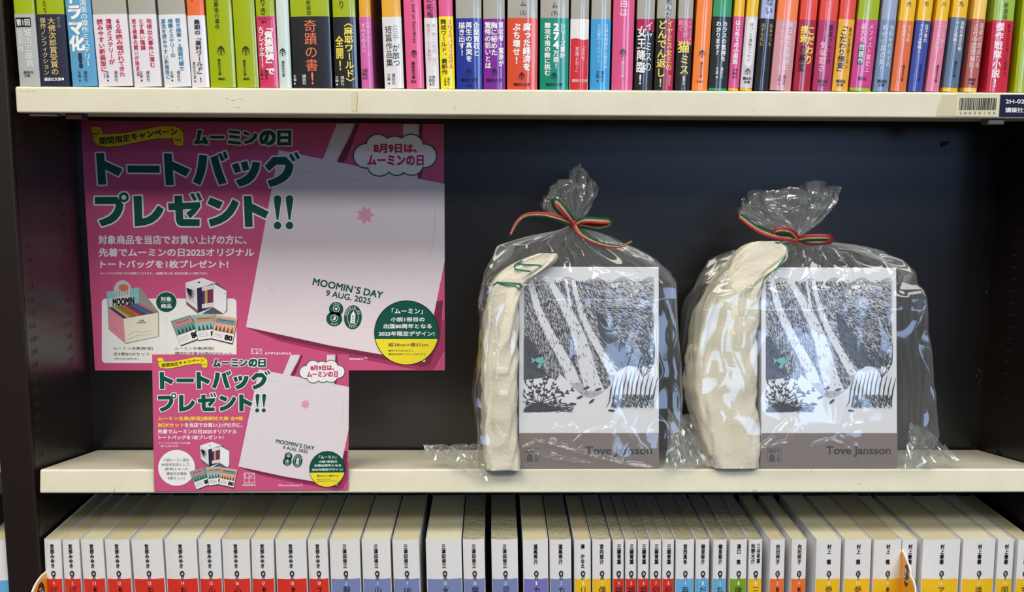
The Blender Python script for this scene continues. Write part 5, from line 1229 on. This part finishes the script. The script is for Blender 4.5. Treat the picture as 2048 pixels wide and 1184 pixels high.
    # loose corners of film lying on the shelf
    for j, fl in enumerate(flaps):
        A, B, Cc, D = [Vector(lun(px, py, y)) for px, py, y in fl]
        n, m_ = 18, 11; v = []
        for a in range(n+1):
            for b in range(m_+1):
                s, r = a/n, b/m_; p = A.lerp(B, s).lerp(D.lerp(Cc, s), r)
                e = math.sin(math.pi*r)*0.6+0.4
                n1 = noise.noise(Vector((s*5+j*3+seed, r*4, 0))); n2 = 1-2*abs(noise.noise(Vector((s*9, r*7+seed, j))))
                p = p+Vector((0.003*n1, 0.008*n1*e+0.004*n2, 0.005*n2*e)); ov = FR @ p
                if p.y > -0.001: p.z = max(p.z, 0.0006+0.001*abs(n1))
                v.append((p.x-cx_, p.y-yl, p.z))
        f = [(a*(m_+1)+b, (a+1)*(m_+1)+b, (a+1)*(m_+1)+b+1, a*(m_+1)+b+1) for a in range(n) for b in range(m_)]
        mk('film_corner', v, f, M_FILMT, t, smooth=False)['label'] = 'loose corner of film on the shelf'
    ribbon(t, ribs, 0.005)
    kb = lun(knot[0], knot[1], knot[2]-0.006)
    vv, ff = [], []
    for i in range(9):
        for k in range(12):
            a = math.pi*i/8; b = 2*math.pi*k/12; vv.append((kb.x-cx_+0.0036*math.sin(a)*math.cos(b), knot[2]-0.006-yl+0.0026*math.sin(a)*math.sin(b), kb.z+0.0030*math.cos(a)))
    ff = [(i*12+k, i*12+(k+1) % 12, (i+1)*12+(k+1) % 12, (i+1)*12+k) for i in range(8) for k in range(12)]
    mk('ribbon_knot', vv, ff, mat((196, 28, 34), .35, coat=.3, key='rb'), t, smooth=True)
    del t['_o']
    return t
KY = 0.022
gift_bag('clear film gift bag tied with striped ribbon, left one holding carton and narrow cloth bag',
    [(946, 962, 1334, -.0135, .082), (900, 958, 1338, -.0145, .083), (860, 956, 1345, -.0140, .083), (790, 949, 1352, -.0132, .083), (700, 962, 1346, -.0125, .083), (600, 966, 1338, -.0120, .081), (570, 972, 1336, -.0110, .080), (548, 980, 1334, -.0060, .078), (520, 996, 1300, .000, .072), (492, 1012, 1248, .008, .060), (474, 1060, 1208, .014, .044), (462, 1120, 1176, .018, .032), (452, 1142, 1160, .0185, .0255)],
    (1150, 450, KY), dict(back=-8, rim=[(0, 1176, 415), (.12, 1188, 372), (.3, 1180, 362), (.42, 1166, 338), (.55, 1150, 335), (.65, 1143, 358), (.85, 1112, 366), (1, 1084, 410)]),
    [([(1150, 450, .014), (1120, 438, .010), (1085, 430, .008), (1052, 432, .006), (1034, 446, .004), (1021, 470, .002)], (.0062, .0022), 1),
     ([(1150, 449, .014), (1136, 430, .008), (1120, 410, .006), (1110, 403, .008), (1113, 414, .012), (1132, 434, .014), (1150, 450, .015)], (.0055, .0055), -1),
     ([(1151, 449, .014), (1170, 441, .008), (1200, 442, .006), (1218, 444, .008), (1216, 452, .012), (1195, 456, .012), (1170, 452, .013), (1152, 450, .014)], (.0055, .0055), 1),
     ([(1151, 452, .013), (1162, 468, .009), (1185, 482, .006), (1212, 491, .004), (1240, 493, .003), (1264, 483, .002)], (.0052, .0018), 1)],
    [((968, 892, .004), (850, 896, .010), (846, 914, -.002), (978, 966, -.014)), ((1338, 822, .015), (1362, 840, .02), (1432, 936, -.003), (1330, 946, -.012))], 1.7,
    [[(1032, 558), (1080, 554), (1128, 556), (1180, 566), (1236, 578)], [(1112, 508), (1160, 522), (1225, 540), (1290, 548), (1328, 562)], [(1250, 570), (1268, 550), (1262, 604), (1288, 572), (1322, 552)], [(1240, 850), (1275, 890), (1314, 936)],
     [(1042, 898), (1076, 884), (1110, 892), (1150, 904), (1200, 918), (1250, 930), (1312, 938)], [(1042, 900), (1100, 918), (1180, 928)], [(1140, 895), (1165, 868), (1210, 858), (1225, 855)], [(1100, 860), (1135, 862), (1144, 848)], [(978, 640), (990, 700), (984, 760)], [(985, 850), (1000, 872), (1010, 878)], [(1120, 480), (1140, 500), (1180, 490)]])
gift_bag('clear film gift bag tied with striped ribbon, right one holding carton and wide cloth bag',
    [(944, 1425, 1812, -.0090, .082), (900, 1405, 1822, -.0100, .083), (860, 1398, 1842, -.0100, .083), (780, 1378, 1836, -.0090, .083), (700, 1374, 1826, -.0085, .083), (620, 1382, 1818, -.0080, .081), (580, 1398, 1814, -.0070, .080), (545, 1420, 1810, -.0040, .078), (520, 1446, 1785, .000, .072), (502, 1482, 1750, .006, .062), (490, 1520, 1690, .012, .046), (484, 1570, 1630, .017, .032), (478, 1588, 1606, .0185, .0255)],
    (1596, 478, KY), dict(back=-8, rim=[(0, 1632, 440), (.10, 1664, 388), (.2, 1668, 376), (.38, 1616, 364), (.5, 1598, 386), (.6, 1560, 380), (.78, 1510, 384), (.92, 1488, 402), (1, 1482, 428)]),
    [([(1595, 480, .013), (1580, 476, .010), (1552, 472, .007), (1522, 462, .005), (1500, 448, .004), (1480, 432, .004)], (.0062, .0050), -1),
     ([(1595, 480, .013), (1582, 465, .007), (1562, 461, .004), (1550, 465, .006), (1552, 472, .010), (1575, 474, .012), (1595, 481, .014)], (.0055, .0055), 1),
     ([(1596, 480, .013), (1615, 477, .007), (1640, 476, .004), (1658, 477, .006), (1656, 482, .011), (1625, 484, .012), (1597, 481, .014)], (.0058, .0058), -1)],
    [((1400, 838, .015), (1346, 826, .02), (1340, 930, .000), (1440, 940, -.010)), ((1824, 850, .010), (1852, 862, .010), (1928, 934, -.001), (1812, 940, -.006))], 6.3,
    [[(1668, 516), (1682, 550), (1690, 588), (1708, 614), (1712, 570), (1696, 524)], [(1668, 518), (1696, 526)], [(1728, 564), (1742, 600), (1760, 632)], [(1728, 564), (1764, 578), (1808, 542)], [(1520, 902), (1552, 872), (1584, 838)], [(1520, 902), (1556, 888), (1578, 886), (1596, 856)],
     [(1622, 896), (1660, 880), (1690, 892), (1722, 922)], [(1674, 870), (1704, 888), (1740, 912)], [(1522, 566), (1560, 556), (1576, 578), (1570, 540), (1548, 566)], [(1664, 610), (1678, 620), (1664, 640), (1664, 606)], [(1476, 700), (1480, 640), (1492, 560)], [(1590, 500), (1660, 494), (1740, 500), (1784, 514)], [(1690, 862), (1704, 850), (1730, 846)], [(1500, 595), (1512, 580), (1520, 566)]])
